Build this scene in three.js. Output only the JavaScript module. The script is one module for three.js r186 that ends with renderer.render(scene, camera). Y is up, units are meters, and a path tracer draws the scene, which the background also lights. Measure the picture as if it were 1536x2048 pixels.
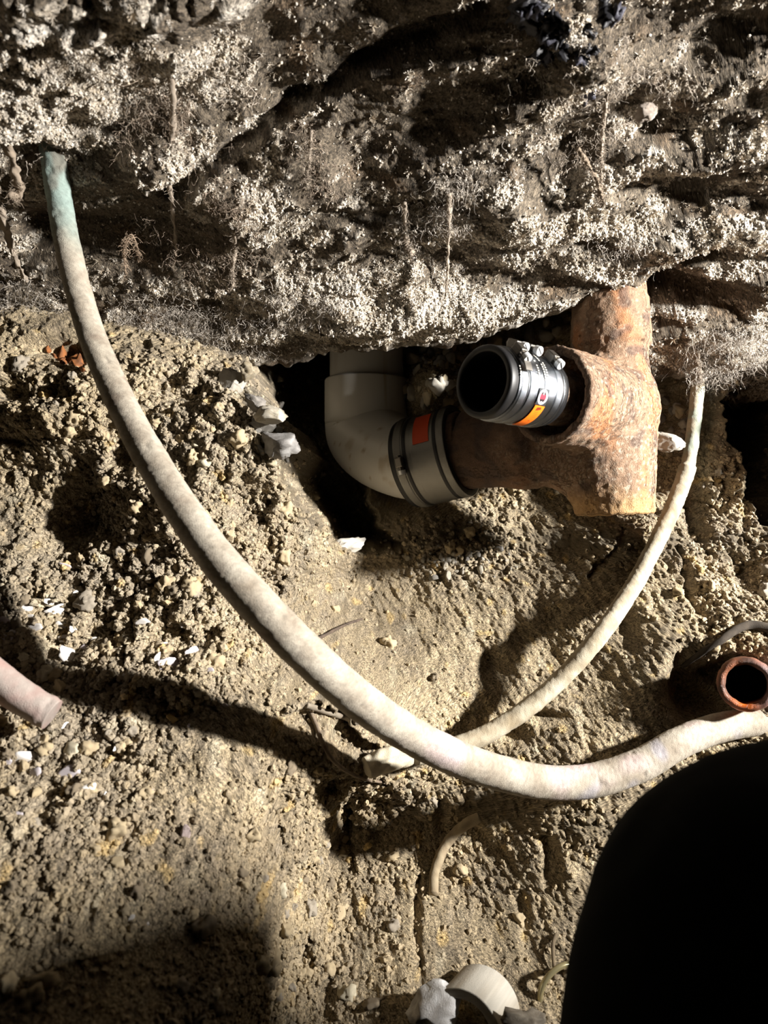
import * as THREE from 'three';
import { mergeGeometries, mergeVertices } from 'three/addons/utils/BufferGeometryUtils.js';
import { RoundedBoxGeometry } from 'three/addons/geometries/RoundedBoxGeometry.js';

// ------------------------------------------------------------------ camera, light, exposure
const FY = 0.7, FOC = 1479, CX = 768, CY = 1024;                 // camera height (m), focal length in photo pixels
const scene = new THREE.Scene();
scene.background = new THREE.Color(0x000000);                    // closed crawl space: no sky
const camera = new THREE.PerspectiveCamera(2 * Math.atan(CY / FOC) * 180 / Math.PI, 0.75, 0.02, 20);
camera.position.set(0, FY, 0);
camera.lookAt(0, FY, -1);
camera.focus = 0.72;
camera.userData.fStop = 7.0;
const renderer = new THREE.WebGLRenderer({ antialias: true });
renderer.toneMapping = THREE.LinearToneMapping;
renderer.toneMappingExposure = 1.08;
renderer.shadowMap.enabled = true;
// the hand-held work light to the right of the view
const LAMP = new THREE.Vector3(1.12, FY + 0.26, -0.14), LAMP_AIM = new THREE.Vector3(0.06, FY + 0.05, -0.72);
const lamp = new THREE.SpotLight(0xfffaf3, 21, 0, 0.52, 0.75, 2);
lamp.name = 'work_light_beam';
lamp.position.copy(LAMP);
lamp.target.position.copy(LAMP_AIM);
lamp.castShadow = true;
lamp.shadow.radius = 1.8;
scene.add(lamp, lamp.target);

// ------------------------------------------------------------------ random numbers and noise
function rng(seed) {
  let s = seed >>> 0;
  return () => { s = (s + 0x6d2b79f5) | 0; let t = Math.imul(s ^ (s >>> 15), 1 | s); t = (t + Math.imul(t ^ (t >>> 7), 61 | t)) ^ t; return ((t ^ (t >>> 14)) >>> 0) / 4294967296; };
}
const PERM = new Uint8Array(512), GX = new Float32Array(256), GY = new Float32Array(256), GZ = new Float32Array(256);
const HA = new Float32Array(65536), HB = new Float32Array(65536), HC = new Float32Array(65536);
{
  const r = rng(7);
  const p = Array.from({ length: 256 }, (_, i) => i);
  for (let i = 255; i > 0; i--) { const j = Math.floor(r() * (i + 1)); const t = p[i]; p[i] = p[j]; p[j] = t; }
  for (let i = 0; i < 512; i++) PERM[i] = p[i & 255];
  for (let i = 0; i < 256; i++) { const z = r() * 2 - 1, a = r() * 6.2832, q = Math.sqrt(1 - z * z); GX[i] = q * Math.cos(a); GY[i] = q * Math.sin(a); GZ[i] = z; }
  for (let i = 0; i < 65536; i++) { HA[i] = r(); HB[i] = r(); HC[i] = r(); }
}
const clamp = (x, a, b) => x < a ? a : x > b ? b : x, lerp = (a, b, t) => a + (b - a) * t;
const sstep = (a, b, x) => { const t = clamp((x - a) / (b - a), 0, 1); return t * t * (3 - 2 * t); };
function noise(x, y, z = 0) {
  const X = Math.floor(x), Y = Math.floor(y), Z = Math.floor(z), fx = x - X, fy = y - Y, fz = z - Z;
  const u = fx * fx * fx * (fx * (fx * 6 - 15) + 10), v = fy * fy * fy * (fy * (fy * 6 - 15) + 10), w = fz * fz * fz * (fz * (fz * 6 - 15) + 10);
  const A = PERM[X & 255] + Y, B = PERM[(X + 1) & 255] + Y;
  const AA = PERM[A & 255] + Z, AB = PERM[(A + 1) & 255] + Z, BA = PERM[B & 255] + Z, BB = PERM[(B + 1) & 255] + Z;
  const g = (h, a, b, c) => { h = PERM[h & 255]; return GX[h] * a + GY[h] * b + GZ[h] * c; };
  const l = (a, b, t) => a + (b - a) * t;
  return 1.4 * l(l(l(g(AA, fx, fy, fz), g(BA, fx - 1, fy, fz), u), l(g(AB, fx, fy - 1, fz), g(BB, fx - 1, fy - 1, fz), u), v),
    l(l(g(AA + 1, fx, fy, fz - 1), g(BA + 1, fx - 1, fy, fz - 1), u), l(g(AB + 1, fx, fy - 1, fz - 1), g(BB + 1, fx - 1, fy - 1, fz - 1), u), v), w);
}
function fbm(x, y, z, oct, gain = 0.5) {
  let s = 0, a = 1;
  for (let i = 0; i < oct; i++) { s += a * noise(x, y, z + i * 7.3); x = x * 2.03 + 1.7; y = y * 2.03 - 3.1; z *= 2.03; a *= gain; }
  return s;
}
// rounded lumps on a jittered grid: height in metres of the tallest hemisphere over (x, y)
function lumps(x, y, cell, density, seed, flat = 1) {
  const u = x / cell, v = y / cell, iu = Math.floor(u), iv = Math.floor(v);
  let best = 0;
  for (let j = -1; j <= 1; j++) for (let i = -1; i <= 1; i++) {
    const k = (Math.imul(iu + i, 374761) ^ Math.imul(iv + j, 668265) ^ Math.imul(seed, 144665)) & 0xffffff, h = (k ^ (k >>> 9)) & 65535;
    if (HC[(h * 3 + 11) & 65535] > density) continue;
    const px = iu + i + HA[h], py = iv + j + HB[h], r = 0.22 + 0.5 * HC[h] * HC[h] + 0.1, dx = u - px, dy = v - py, q = (dx * dx + dy * dy) / (r * r);
    if (q < 1) { const t = Math.sqrt(1 - q) * r * cell; if (t > best) best = t; }
  }
  return best * flat;
}
// ------------------------------------------------------------------ small helpers
const taken = new Map();
function numbered(name) { const n = taken.get(name) ?? 0; taken.set(name, n + 1); return n ? name + '_' + String(n).padStart(3, '0') : name; }
const at = (px, py, d) => new THREE.Vector3((px - CX) / FOC * d, FY - (py - CY) / FOC * d, -d);   // a point at a depth in front of the camera
function tag(o, label, category, group, kind) {
  if (label) o.userData.label = label;
  if (category) o.userData.category = category;
  if (group) o.userData.group = group;
  if (kind) o.userData.kind = kind;
  return o;
}
function mesh(name, geo, mat, parent, top) {
  const m = new THREE.Mesh(geo, mat);
  m.name = top || parent === scene ? numbered(name) : name;
  m.castShadow = m.receiveShadow = true;
  parent.add(m);
  return m;
}
function group(name, label, category, pos, grp) {
  const g = new THREE.Group();
  g.name = numbered(name);
  if (pos) g.position.copy(pos);
  scene.add(g);
  return tag(g, label, category, grp);
}
const lin = (r, g, b) => { const c = new THREE.Color().setRGB(r / 255, g / 255, b / 255, THREE.SRGBColorSpace); return [c.r, c.g, c.b]; };
const mix3 = (a, b, t) => [a[0] + (b[0] - a[0]) * t, a[1] + (b[1] - a[1]) * t, a[2] + (b[2] - a[2]) * t];
function gray(n, f) {                                            // tiling single-channel texture from f(u, v) in 0..1
  const a = new Uint8Array(n * n * 4);
  for (let y = 0; y < n; y++) for (let x = 0; x < n; x++) { const v = clamp(f(x / n, y / n), 0, 1) * 255, i = (y * n + x) * 4; a[i] = a[i + 1] = a[i + 2] = v; a[i + 3] = 255; }
  const t = new THREE.DataTexture(a, n, n);
  t.wrapS = t.wrapT = THREE.RepeatWrapping; t.magFilter = t.minFilter = THREE.LinearFilter; t.needsUpdate = true;
  return t;
}
// tiling noise: blend four shifted copies
function tileNoise(u, v, s, oct, z) {
  const f = (a, b) => fbm(a * s, b * s, z, oct, 0.6);
  const bu = u, bv = v;
  return (f(u, v) * (1 - bu) * (1 - bv) + f(u - 1, v) * bu * (1 - bv) + f(u, v - 1) * (1 - bu) * bv + f(u - 1, v - 1) * bu * bv) / Math.sqrt((bu * bu + (1 - bu) ** 2) * (bv * bv + (1 - bv) ** 2));
}
const grainTex = gray(512, (u, v) => 0.5 + 0.28 * tileNoise(u, v, 26, 5, 3.3));
const pitTex = gray(512, (u, v) => { const a = tileNoise(u, v, 20, 4, 9.1); return 0.55 + 0.25 * a - 0.5 * sstep(0.35, 0.8, tileNoise(u, v, 34, 2, 5.5)); });
const speckTex = (() => {                                        // sand grains: pale, dark and plain ones, each with its own edge
  const n = 512, a = new Uint8Array(n * n * 4), r = rng(19), v = new Float32Array(n * n).fill(0.86);
  for (let k = 0; k < 15000; k++) { const cx = r() * n, cy = r() * n, s = 1.2 + 3.8 * r() ** 2.5, g = r() < .5 ? 0.98 + .14 * r() : 0.5 + .34 * r(), e = .5 + r(); for (let y = -5; y <= 5; y++) for (let x = -5; x <= 5; x++) if (x * x * e + y * y / e < s * s) v[((cy + y + n) % n | 0) * n + ((cx + x + n) % n | 0)] = g; }
  for (let i = 0; i < n * n; i++) { const q = clamp(v[i] * (0.86 + .14 * HA[(i * 7) & 65535]), 0, 1.1) * 228; a[i * 4] = a[i * 4 + 1] = a[i * 4 + 2] = q; a[i * 4 + 3] = 255; }
  const t = new THREE.DataTexture(a, n, n); t.wrapS = t.wrapT = THREE.RepeatWrapping; t.magFilter = t.minFilter = THREE.LinearFilter; t.colorSpace = THREE.SRGBColorSpace; t.needsUpdate = true; return t;
})();
const rep = (t, m) => { const c = t.clone(); c.repeat.set(1 / m, 1 / m); c.needsUpdate = true; return c; };   // uv in metres, tile of m metres

// hexahedral-grid field to mesh (surface nets)
function surfaceNets(f, lo, hi, cell) {
  const nx = Math.ceil((hi[0] - lo[0]) / cell) + 1, ny = Math.ceil((hi[1] - lo[1]) / cell) + 1, nz = Math.ceil((hi[2] - lo[2]) / cell) + 1;
  const F = new Float32Array(nx * ny * nz), I = (i, j, k) => (k * ny + j) * nx + i;
  // coarse pass skips cells that are far from the surface
  const st = 4;
  F.fill(1);
  for (let k = 0; k < nz; k += st) for (let j = 0; j < ny; j += st) for (let i = 0; i < nx; i += st) {
    const c = f(lo[0] + (i + st / 2) * cell, lo[1] + (j + st / 2) * cell, lo[2] + (k + st / 2) * cell), far = Math.abs(c) > st * cell * 1.3;
    for (let c2 = k; c2 < Math.min(nz, k + st); c2++) for (let b = j; b < Math.min(ny, j + st); b++) for (let a = i; a < Math.min(nx, i + st); a++)
      F[I(a, b, c2)] = far ? c : f(lo[0] + a * cell, lo[1] + b * cell, lo[2] + c2 * cell);
  }
  const ids = new Int32Array(nx * ny * nz).fill(-1), P = [], idx = [];
  for (let k = 0; k < nz - 1; k++) for (let j = 0; j < ny - 1; j++) for (let i = 0; i < nx - 1; i++) {
    let n = 0, x = 0, y = 0, z = 0;
    const v = [F[I(i, j, k)], F[I(i + 1, j, k)], F[I(i, j + 1, k)], F[I(i + 1, j + 1, k)], F[I(i, j, k + 1)], F[I(i + 1, j, k + 1)], F[I(i, j + 1, k + 1)], F[I(i + 1, j + 1, k + 1)]];
    let m = 0; for (let q = 0; q < 8; q++) if (v[q] < 0) m++;
    if (m === 0 || m === 8) continue;
    for (let a = 0; a < 8; a++) for (let bit = 1; bit < 8; bit <<= 1) {
      const b = a | bit; if (b === a || (v[a] < 0) === (v[b] < 0)) continue;
      const t = v[a] / (v[a] - v[b]);
      x += (a & 1) + (bit === 1 ? t : 0); y += ((a >> 1) & 1) + (bit === 2 ? t : 0); z += ((a >> 2) & 1) + (bit === 4 ? t : 0); n++;
    }
    ids[I(i, j, k)] = P.length / 3;
    P.push(lo[0] + (i + x / n) * cell, lo[1] + (j + y / n) * cell, lo[2] + (k + z / n) * cell);
  }
  const quad = (a, b, c, d, flip) => { if (a < 0 || b < 0 || c < 0 || d < 0) return; flip ? idx.push(a, c, b, a, d, c) : idx.push(a, b, c, a, c, d); };
  for (let k = 1; k < nz - 1; k++) for (let j = 1; j < ny - 1; j++) for (let i = 1; i < nx - 1; i++) {
    const s = F[I(i, j, k)] < 0;
    if (s !== F[I(i + 1, j, k)] < 0) quad(ids[I(i, j - 1, k - 1)], ids[I(i, j, k - 1)], ids[I(i, j, k)], ids[I(i, j - 1, k)], !s);
    if (s !== F[I(i, j + 1, k)] < 0) quad(ids[I(i - 1, j, k - 1)], ids[I(i - 1, j, k)], ids[I(i, j, k)], ids[I(i, j, k - 1)], !s);
    if (s !== F[I(i, j, k + 1)] < 0) quad(ids[I(i - 1, j - 1, k)], ids[I(i, j - 1, k)], ids[I(i, j, k)], ids[I(i - 1, j, k)], !s);
  }
  const g = new THREE.BufferGeometry();
  g.setAttribute('position', new THREE.BufferAttribute(new Float32Array(P), 3));
  g.setIndex(idx);
  g.computeVertexNormals();
  return g;
}
function paint(g, f) {                                           // vertex colours from position and normal
  const p = g.attributes.position, n = g.attributes.normal, c = new Float32Array(p.count * 3);
  for (let i = 0; i < p.count; i++) c.set(f(p.getX(i), p.getY(i), p.getZ(i), n.getX(i), n.getY(i), n.getZ(i), i), i * 3);
  g.setAttribute('color', new THREE.BufferAttribute(c, 3));
  return g;
}
function boxUV(g) {                                              // uv in metres by the dominant direction of the normal
  const p = g.attributes.position, n = g.attributes.normal, u = new Float32Array(p.count * 2);
  for (let i = 0; i < p.count; i++) {
    const a = Math.abs(n.getX(i)), b = Math.abs(n.getY(i)), c = Math.abs(n.getZ(i));
    if (a > b && a > c) u.set([p.getZ(i), p.getY(i)], i * 2); else if (b > c) u.set([p.getX(i), p.getZ(i)], i * 2); else u.set([p.getX(i), p.getY(i)], i * 2);
  }
  g.setAttribute('uv', new THREE.BufferAttribute(u, 2));
  return g;
}
function displace(g, f) {
  const p = g.attributes.position, n = g.attributes.normal;
  for (let i = 0; i < p.count; i++) { const h = f(p.getX(i), p.getY(i), p.getZ(i), i); p.setXYZ(i, p.getX(i) + n.getX(i) * h, p.getY(i) + n.getY(i) * h, p.getZ(i) + n.getZ(i) * h); }
  g.computeVertexNormals();
  return g;
}
// a tube along a smooth curve; rad(t) in metres, bump(t, angle) added to it, closed ends
function tube(pts, rad, n, sides, bump) {
  const c = new THREE.CatmullRomCurve3(pts, false, 'centripetal'), fr = c.computeFrenetFrames(n, false), P = [], U = [], idx = [], v = new THREE.Vector3(), L = c.getLength();
  for (let i = 0; i <= n; i++) {
    const t = i / n, o = c.getPointAt(t);
    for (let j = 0; j <= sides; j++) {
      const a = j / sides * Math.PI * 2, r = rad(t) + (bump ? bump(t * L, j === sides ? 0 : a, o) : 0);
      v.copy(fr.normals[i]).multiplyScalar(Math.cos(a)).addScaledVector(fr.binormals[i], Math.sin(a)).multiplyScalar(r).add(o);
      P.push(v.x, v.y, v.z); U.push(t * L, a * rad(t));
      if (i < n && j < sides) { const q = i * (sides + 1) + j; idx.push(q, q + 1, q + sides + 1, q + 1, q + sides + 2, q + sides + 1); }
    }
  }
  for (const e of [0, n]) {
    const o = c.getPointAt(e / n), b = P.length / 3;
    P.push(o.x, o.y, o.z); U.push(0, 0);
    for (let j = 0; j < sides; j++) { const q = e * (sides + 1) + j; e ? idx.push(b, q, q + 1) : idx.push(b, q + 1, q); }
  }
  const g = new THREE.BufferGeometry();
  g.setAttribute('position', new THREE.BufferAttribute(new Float32Array(P), 3));
  g.setAttribute('uv', new THREE.BufferAttribute(new Float32Array(U), 2));
  g.setIndex(idx);
  g.computeVertexNormals();
  const nn = g.attributes.normal;                                // join the seam
  for (let i = 0; i <= n; i++) { const a = i * (sides + 1), b = a + sides; v.set(nn.getX(a) + nn.getX(b), nn.getY(a) + nn.getY(b), nn.getZ(a) + nn.getZ(b)).normalize(); nn.setXYZ(a, v.x, v.y, v.z); nn.setXYZ(b, v.x, v.y, v.z); }
  return g;
}
// many thin three-sided fibres in one geometry
function fibres(list, colour) {
  const P = [], C = [], idx = [], t = new THREE.Vector3(), a = new THREE.Vector3(), b = new THREE.Vector3();
  for (const { pts, r0, r1, c } of list) {
    const base = P.length / 3, n = pts.length;
    for (let i = 0; i < n; i++) {
      t.copy(pts[Math.min(n - 1, i + 1)]).sub(pts[Math.max(0, i - 1)]).normalize();
      a.set(Math.abs(t.y) > 0.8 ? 1 : 0, Math.abs(t.y) > 0.8 ? 0 : 1, 0).cross(t).normalize(); b.crossVectors(t, a);
      const r = lerp(r0, r1, i / (n - 1)), col = c ?? colour;
      for (let k = 0; k < 3; k++) { const s = Math.sin(k * 2.0944) * r, q = Math.cos(k * 2.0944) * r; P.push(pts[i].x + a.x * q + b.x * s, pts[i].y + a.y * q + b.y * s, pts[i].z + a.z * q + b.z * s); C.push(col[0], col[1], col[2]); }
      if (i < n - 1) for (let k = 0; k < 3; k++) { const o = base + i * 3, k2 = (k + 1) % 3; idx.push(o + k, o + k2, o + 3 + k, o + k2, o + 3 + k2, o + 3 + k); }
    }
  }
  const g = new THREE.BufferGeometry();
  g.setAttribute('position', new THREE.BufferAttribute(new Float32Array(P), 3));
  g.setAttribute('color', new THREE.BufferAttribute(new Float32Array(C), 3));
  g.setIndex(idx);
  g.computeVertexNormals();
  return g;
}
// a stone: noise-shaped ball, optionally cut by random planes for broken faces
function rockGeo(seed, detail, cuts, rough = 0.25) {
  const g0 = new THREE.IcosahedronGeometry(1, detail); g0.deleteAttribute('uv'); g0.deleteAttribute('normal');
  const g = mergeVertices(g0, 1e-4), p = g.attributes.position, r = rng(seed), v = new THREE.Vector3();
  const planes = Array.from({ length: cuts }, () => { const z = r() * 2 - 1, a = r() * 6.283, q = Math.sqrt(1 - z * z); return [new THREE.Vector3(q * Math.cos(a), q * Math.sin(a), z), 0.45 + r() * 0.4]; });
  for (let i = 0; i < p.count; i++) {
    v.fromBufferAttribute(p, i);
    v.multiplyScalar(1 + rough * fbm(v.x * 1.3 + seed, v.y * 1.3, v.z * 1.3, 3, 0.6) + (detail > 1 ? 0.16 * noise(v.x * 4.7 + seed, v.y * 4.7, v.z * 4.7) : 0));
    for (const [n, d] of planes) { const e = v.dot(n) - d; if (e > 0) v.addScaledVector(n, -e); }
    p.setXYZ(i, v.x, v.y, v.z);
  }
  g.computeVertexNormals();
  return cuts ? g : g;
}
// ------------------------------------------------------------------ the dug earth: a relief over the plane parallel to the picture
// thin-plate spline through surveyed points (photo pixel, depth)
const SURVEY = [
  [1250, 1200, .742], [1400, 1400, .682], [1440, 1300, .685], [1100, 1300, .75], [1000, 1200, .79], [900, 1075, .835], [862, 768, .775], [812, 735, .91], [812, 800, .90], [945, 690, .92], [800, 1040, .845], [860, 1035, .84], [840, 950, .91], [770, 940, .93], [900, 930, .90], [660, 950, .75], [640, 760, .82],
  [585, 880, .66], [500, 850, .65], [300, 720, .665], [100, 760, .67], [50, 640, .69], [200, 950, .65], [30, 960, .665], [400, 950, .645], [540, 1010, .66], [560, 1180, .68], [660, 1180, .80],
  [720, 1280, .76], [300, 1150, .63], [100, 1150, .625], [100, 1290, .595], [300, 1330, .58], [480, 1350, .605], [560, 1430, .588], [650, 1430, .605], [740, 1505, .632], [600, 1330, .645], [720, 1590, .715], [820, 1580, .70], [300, 1460, .56], [450, 1540, .555], [530, 1650, .565],
  [610, 1730, .66], [630, 1900, .61], [560, 2000, .585], [250, 1700, .49], [50, 1500, .53], [50, 1700, .47], [450, 1900, .475], [200, 2000, .41], [480, 2040, .445], [700, 1650, .715], [900, 1500, .71],
  [900, 1750, .695], [1100, 1700, .665], [1200, 1560, .675], [1000, 1900, .635], [1040, 2020, .585], [800, 2030, .575], [1300, 1800, .64], [1536, 1560, .66], [1450, 1150, .735], [1536, 1050, .75], [1536, 1260, .69],
  [1400, 900, .775], [1480, 1000, .76], [1330, 960, .80], [1240, 1090, .762], [1300, 1150, .752], [1150, 1190, .752], [1050, 640, .97], [1150, 700, .94], [1000, 760, .97], [1100, 900, .93], [1000, 1010, .86], [1100, 1080, .82], [1400, 760, .80], [1440, 700, .80],
  [1250, 800, .92], [1250, 600, .93], [750, 600, 1.02], [500, 600, .92], [300, 560, .85], [100, 560, .75], [1000, 500, 1.0],
  [2000, 1100, .70], [1923, 747, .64], [1923, 850, .655], [1850, 600, .74], [2000, 1700, .6], [-500, 1100, .55], [-500, 600, .66], [-500, 1700, .42], [900, 2500, .46], [1500, 2500, .48], [200, 2500, .36], [2100, 2300, .5], [-500, 2300, .36],
];
const CPS = SURVEY.map(([px, py, d]) => [(px - CX) / FOC * d, -(py - CY) / FOC * d, d]);
const tpsW = (() => {
  const n = CPS.length, N = n + 3, A = [];
  const U = (a, b) => { const q = (a[0] - b[0]) ** 2 + (a[1] - b[1]) ** 2; return q > 0 ? 0.5 * q * Math.log(q) : 0; };
  for (let i = 0; i < N; i++) A.push(new Float64Array(N + 1));
  for (let i = 0; i < n; i++) {
    for (let j = 0; j < n; j++) A[i][j] = U(CPS[i], CPS[j]);
    A[i][i] += 0.0006;
    A[i][n] = A[n][i] = 1; A[i][n + 1] = A[n + 1][i] = CPS[i][0]; A[i][n + 2] = A[n + 2][i] = CPS[i][1]; A[i][N] = CPS[i][2];
  }
  for (let c = 0; c < N; c++) {
    let p = c; for (let r = c + 1; r < N; r++) if (Math.abs(A[r][c]) > Math.abs(A[p][c])) p = r;
    const t = A[c]; A[c] = A[p]; A[p] = t;
    for (let r = 0; r < N; r++) if (r !== c) { const f = A[r][c] / A[c][c]; if (f) for (let k = c; k <= N; k++) A[r][k] -= f * A[c][k]; }
  }
  return A.map((r, i) => r[N] / r[i]);
})();
function baseDepth(x, y) {
  const n = CPS.length; let s = tpsW[n] + tpsW[n + 1] * x + tpsW[n + 2] * y;
  for (let i = 0; i < n; i++) { const dx = x - CPS[i][0], dy = y - CPS[i][1], q = dx * dx + dy * dy; if (q > 0) s += tpsW[i] * 0.5 * q * Math.log(q); }
  return clamp(s, 0.3, 1.35);
}
function onBase(px, py) { let d = 0.7; for (let i = 0; i < 40; i++) d += 0.5 * (baseDepth((px - CX) / FOC * d, -(py - CY) / FOC * d) - d); return [(px - CX) / FOC * d, -(py - CY) / FOC * d, d]; }
const spotsOn = (list) => list.map(([px, py, rx, ry, a]) => { const [x, y, d] = onBase(px, py); return [x, y, FOC / (rx * d), FOC / (ry * d), a]; });
const evalSpots = (S, x, y) => { let s = 0; for (const [a, b, kx, ky, w] of S) { const u = (x - a) * kx, v = (y - b) * ky, q = u * u + v * v; if (q < 6) s += w * Math.exp(-q); } return s; };
const polyOn = (list) => list.map(([px, py, d]) => { if (d) return [(px - CX) / FOC * d, -(py - CY) / FOC * d]; const q = onBase(px, py); return [q[0], q[1]]; });
function polyDist(P, x, y) {                                     // signed: negative inside
  let d = 1e9, inside = false;
  for (let i = 0, j = P.length - 1; i < P.length; j = i++) {
    const ax = P[j][0], ay = P[j][1], bx = P[i][0], by = P[i][1], ex = bx - ax, ey = by - ay, t = clamp(((x - ax) * ex + (y - ay) * ey) / (ex * ex + ey * ey), 0, 1);
    const qx = x - ax - ex * t, qy = y - ay - ey * t; d = Math.min(d, qx * qx + qy * qy);
    if ((ay > y) !== (by > y) && x < (bx - ax) * (y - ay) / (by - ay) + ax) inside = !inside;
  }
  return inside ? -Math.sqrt(d) : Math.sqrt(d);
}
function lineDist(P, x, y) {
  let d = 1e9;
  for (let i = 1; i < P.length; i++) { const ax = P[i - 1][0], ay = P[i - 1][1], ex = P[i][0] - ax, ey = P[i][1] - ay, t = clamp(((x - ax) * ex + (y - ay) * ey) / (ex * ex + ey * ey), 0, 1); d = Math.min(d, Math.hypot(x - ax - ex * t, y - ay - ey * t)); }
  return d;
}
// where the earth is loose and crumbly (+) or cut smooth by the shovel (-)
const CRUMB = spotsOn([[180, 1250, 330, 150, .8], [420, 1020, 200, 160, .5], [520, 1150, 120, 130, .6], [430, 800, 160, 100, .6], [620, 1650, 130, 200, .7], [600, 1900, 110, 200, .6], [900, 1090, 150, 70, .6], [1470, 1130, 110, 120, .6], [150, 1560, 260, 130, .5],
  [900, 780, 90, 90, .4], [1450, 1240, 100, 60, .5], [1000, 1300, 260, 160, -.55], [1250, 1280, 160, 180, -.35], [760, 1180, 130, 80, -.5], [470, 1580, 110, 150, -.7], [420, 1480, 100, 60, -.4], [820, 1030, 90, 60, -.6], [1250, 1750, 160, 200, -.3], [950, 1800, 120, 150, -.15], [100, 820, 150, 80, .2]]);
const PITS = spotsOn([[1490, 1368, 40, 40, .05], [120, 700, 55, 26, .035], [700, 1720, 60, 60, .012], [140, 1060, 55, 50, .05], [170, 990, 40, 40, .03], [490, 1010, 40, 50, .03], [530, 1180, 40, 40, .03], [440, 1130, 45, 30, .022], [690, 1650, 24, 55, .035], [655, 1580, 20, 25, .025], [600, 1780, 26, 35, .025], [565, 1800, 22, 60, .022], [580, 1950, 28, 40, .025], [690, 1900, 40, 35, .015],
  [250, 900, 40, 30, .02], [330, 780, 40, 30, .018], [50, 790, 60, 25, .02], [1250, 1250, 16, 40, .012], [1395, 1040, 14, 60, .02], [1500, 1150, 30, 40, .025], [980, 1325, 22, 30, .015], [1030, 1470, 28, 16, .018], [1090, 1435, 40, 12, .02], [880, 1620, 14, 30, .012], [1100, 1720, 14, 40, .012], [1405, 1390, 55, 60, .06], [1450, 1440, 50, 30, .04],
  [240, 1230, 120, 30, .012], [320, 1290, 60, 40, .012], [400, 1260, 60, 40, .012], [1050, 1850, 14, 50, .01], [150, 2010, 60, 50, .015], [300, 1900, 60, 30, .012]]);
const MOUNDS = spotsOn([[860, 768, 40, 44, .030], [100, 840, 110, 60, .02], [330, 1000, 80, 60, .012], [590, 1060, 40, 60, .02], [560, 1140, 50, 40, .016], [550, 1270, 60, 40, .012], [470, 1620, 70, 120, .012], [1330, 1330, 60, 120, .014], [650, 1120, 40, 30, .012], [820, 1030, 70, 40, .014], [300, 1480, 90, 30, .01], [400, 1360, 80, 30, .012], [580, 1380, 70, 25, .014], [1250, 1100, 50, 40, .01]]);
const PIT = polyOn([[470, 715, .66], [500, 800, .65], [562, 832, .65], [585, 880, .65], [572, 935, .65], [596, 1000, .67], [645, 1080, .73], [705, 1100, .80], [770, 1100, .84], [838, 1092, .85], [795, 1078, .86], [762, 1048, .86], [742, 1000, .86], [733, 940, .87], [735, 860, .9], [800, 640, .95], [640, 600, .95], [500, 640, .85]]);
const HOLE = polyOn([[1462, 800, .76], [1485, 740, .76], [1540, 690, .78], [1590, 700, .78], [1585, 960, .76], [1575, 1060, .74], [1536, 1045, .745], [1505, 1000, .75], [1490, 910, .75], [1460, 880, .76]]);
const LEDGE = polyOn([[590, 1450], [640, 1452], [690, 1480], [735, 1512]]);
const CRACKS = [polyOn([[560, 1660], [548, 1760], [560, 1850], [552, 1950], [540, 2048]]), polyOn([[1250, 1060], [1225, 1100], [1180, 1150]]), polyOn([[835, 1750], [830, 1850], [842, 1960]]), polyOn([[1360, 1100], [1380, 1190], [1400, 1230]]), polyOn([[700, 1640], [690, 1700], [705, 1750]])];
function earthRelief(x, y) {                                     // towards the viewer, metres
  const wx = x + 0.0035 * noise(x * 60, y * 60, 1.5) + 0.001 * noise(x * 210, y * 210, 4.5), wy = y + 0.0035 * noise(x * 60, y * 60, 8.5) + 0.001 * noise(x * 210, y * 210, 12.5);
  const ux = wx + 0.0011 * noise(x * 420, y * 420, 15), uy = wy + 0.0011 * noise(x * 420, y * 420, 25);
  const cr = clamp(0.35 + evalSpots(CRUMB, x, y) + 0.45 * noise(x * 14, y * 14, 22), 0, 1);
  let h = 0.010 * fbm(x * 8, y * 8, 3, 3) + 0.0045 * fbm(x * 34, y * 34, 6, 2);
  h += evalSpots(MOUNDS, x, y) - evalSpots(PITS, x, y);
  const c2 = cr * cr;
  h += c2 * lumps(wx, wy, 0.021, 0.55, 3, 0.8) + (0.1 + 0.9 * cr) * lumps(ux, uy, 0.0115, 0.6, 5, 0.8) + (0.25 + 0.75 * cr) * lumps(ux, uy, 0.0062, 0.62, 9, 0.8) + (0.35 + 0.6 * cr) * lumps(ux, uy, 0.0034, 0.66, 13, 0.75);
  const rg = 1 - Math.abs(noise(ux * 95, uy * 95, 66)) * 2; h += (0.0012 + 0.0026 * cr) * fbm(x * 150, y * 150, 19, 3, 0.65) - 0.0035 * cr * sstep(0.55, 1, rg);
  h -= (0.008 * sstep(0.2, 0.65, noise(x * 55, y * 55, 31)) + 0.012 * cr * sstep(0.25, 0.6, noise(x * 33, y * 33, 35))) * (0.3 + 0.7 * cr);           // holes where crumbs fell out
  h += (1 - cr) * 0.0016 * noise((x + y * 0.6) * 150, (y - x * 0.6) * 30, 41);            // shovel streaks
  for (const c of CRACKS) { const d = lineDist(c, wx, wy); if (d < 0.01) h -= 0.012 * (1 - sstep(0, 0.005, d)); }
  h += 0.0007 * fbm(x * 420, y * 420, 17, 2);
  return [h, cr];
}
function earthDepth(x, y) {
  let d = baseDepth(x, y);
  const j = 0.006 * fbm(x * 45, y * 45, 51, 3), right = sstep(-0.09, 0.02, x);
  const pd = polyDist(PIT, x, y) + j, w = lerp(0.007, 0.022, right);
  d += (0.27 - 0.15 * right) * (1 - sstep(-w, 0.002, pd));
  const hd = polyDist(HOLE, x, y) + j;
  d += 0.36 * (1 - sstep(-0.010, 0.003, hd));
  const ld = lineDist(LEDGE, x + j, y + j * 0.7);
  d += 0.030 * (1 - sstep(0.004, 0.012, ld));
  return d;
}
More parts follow.
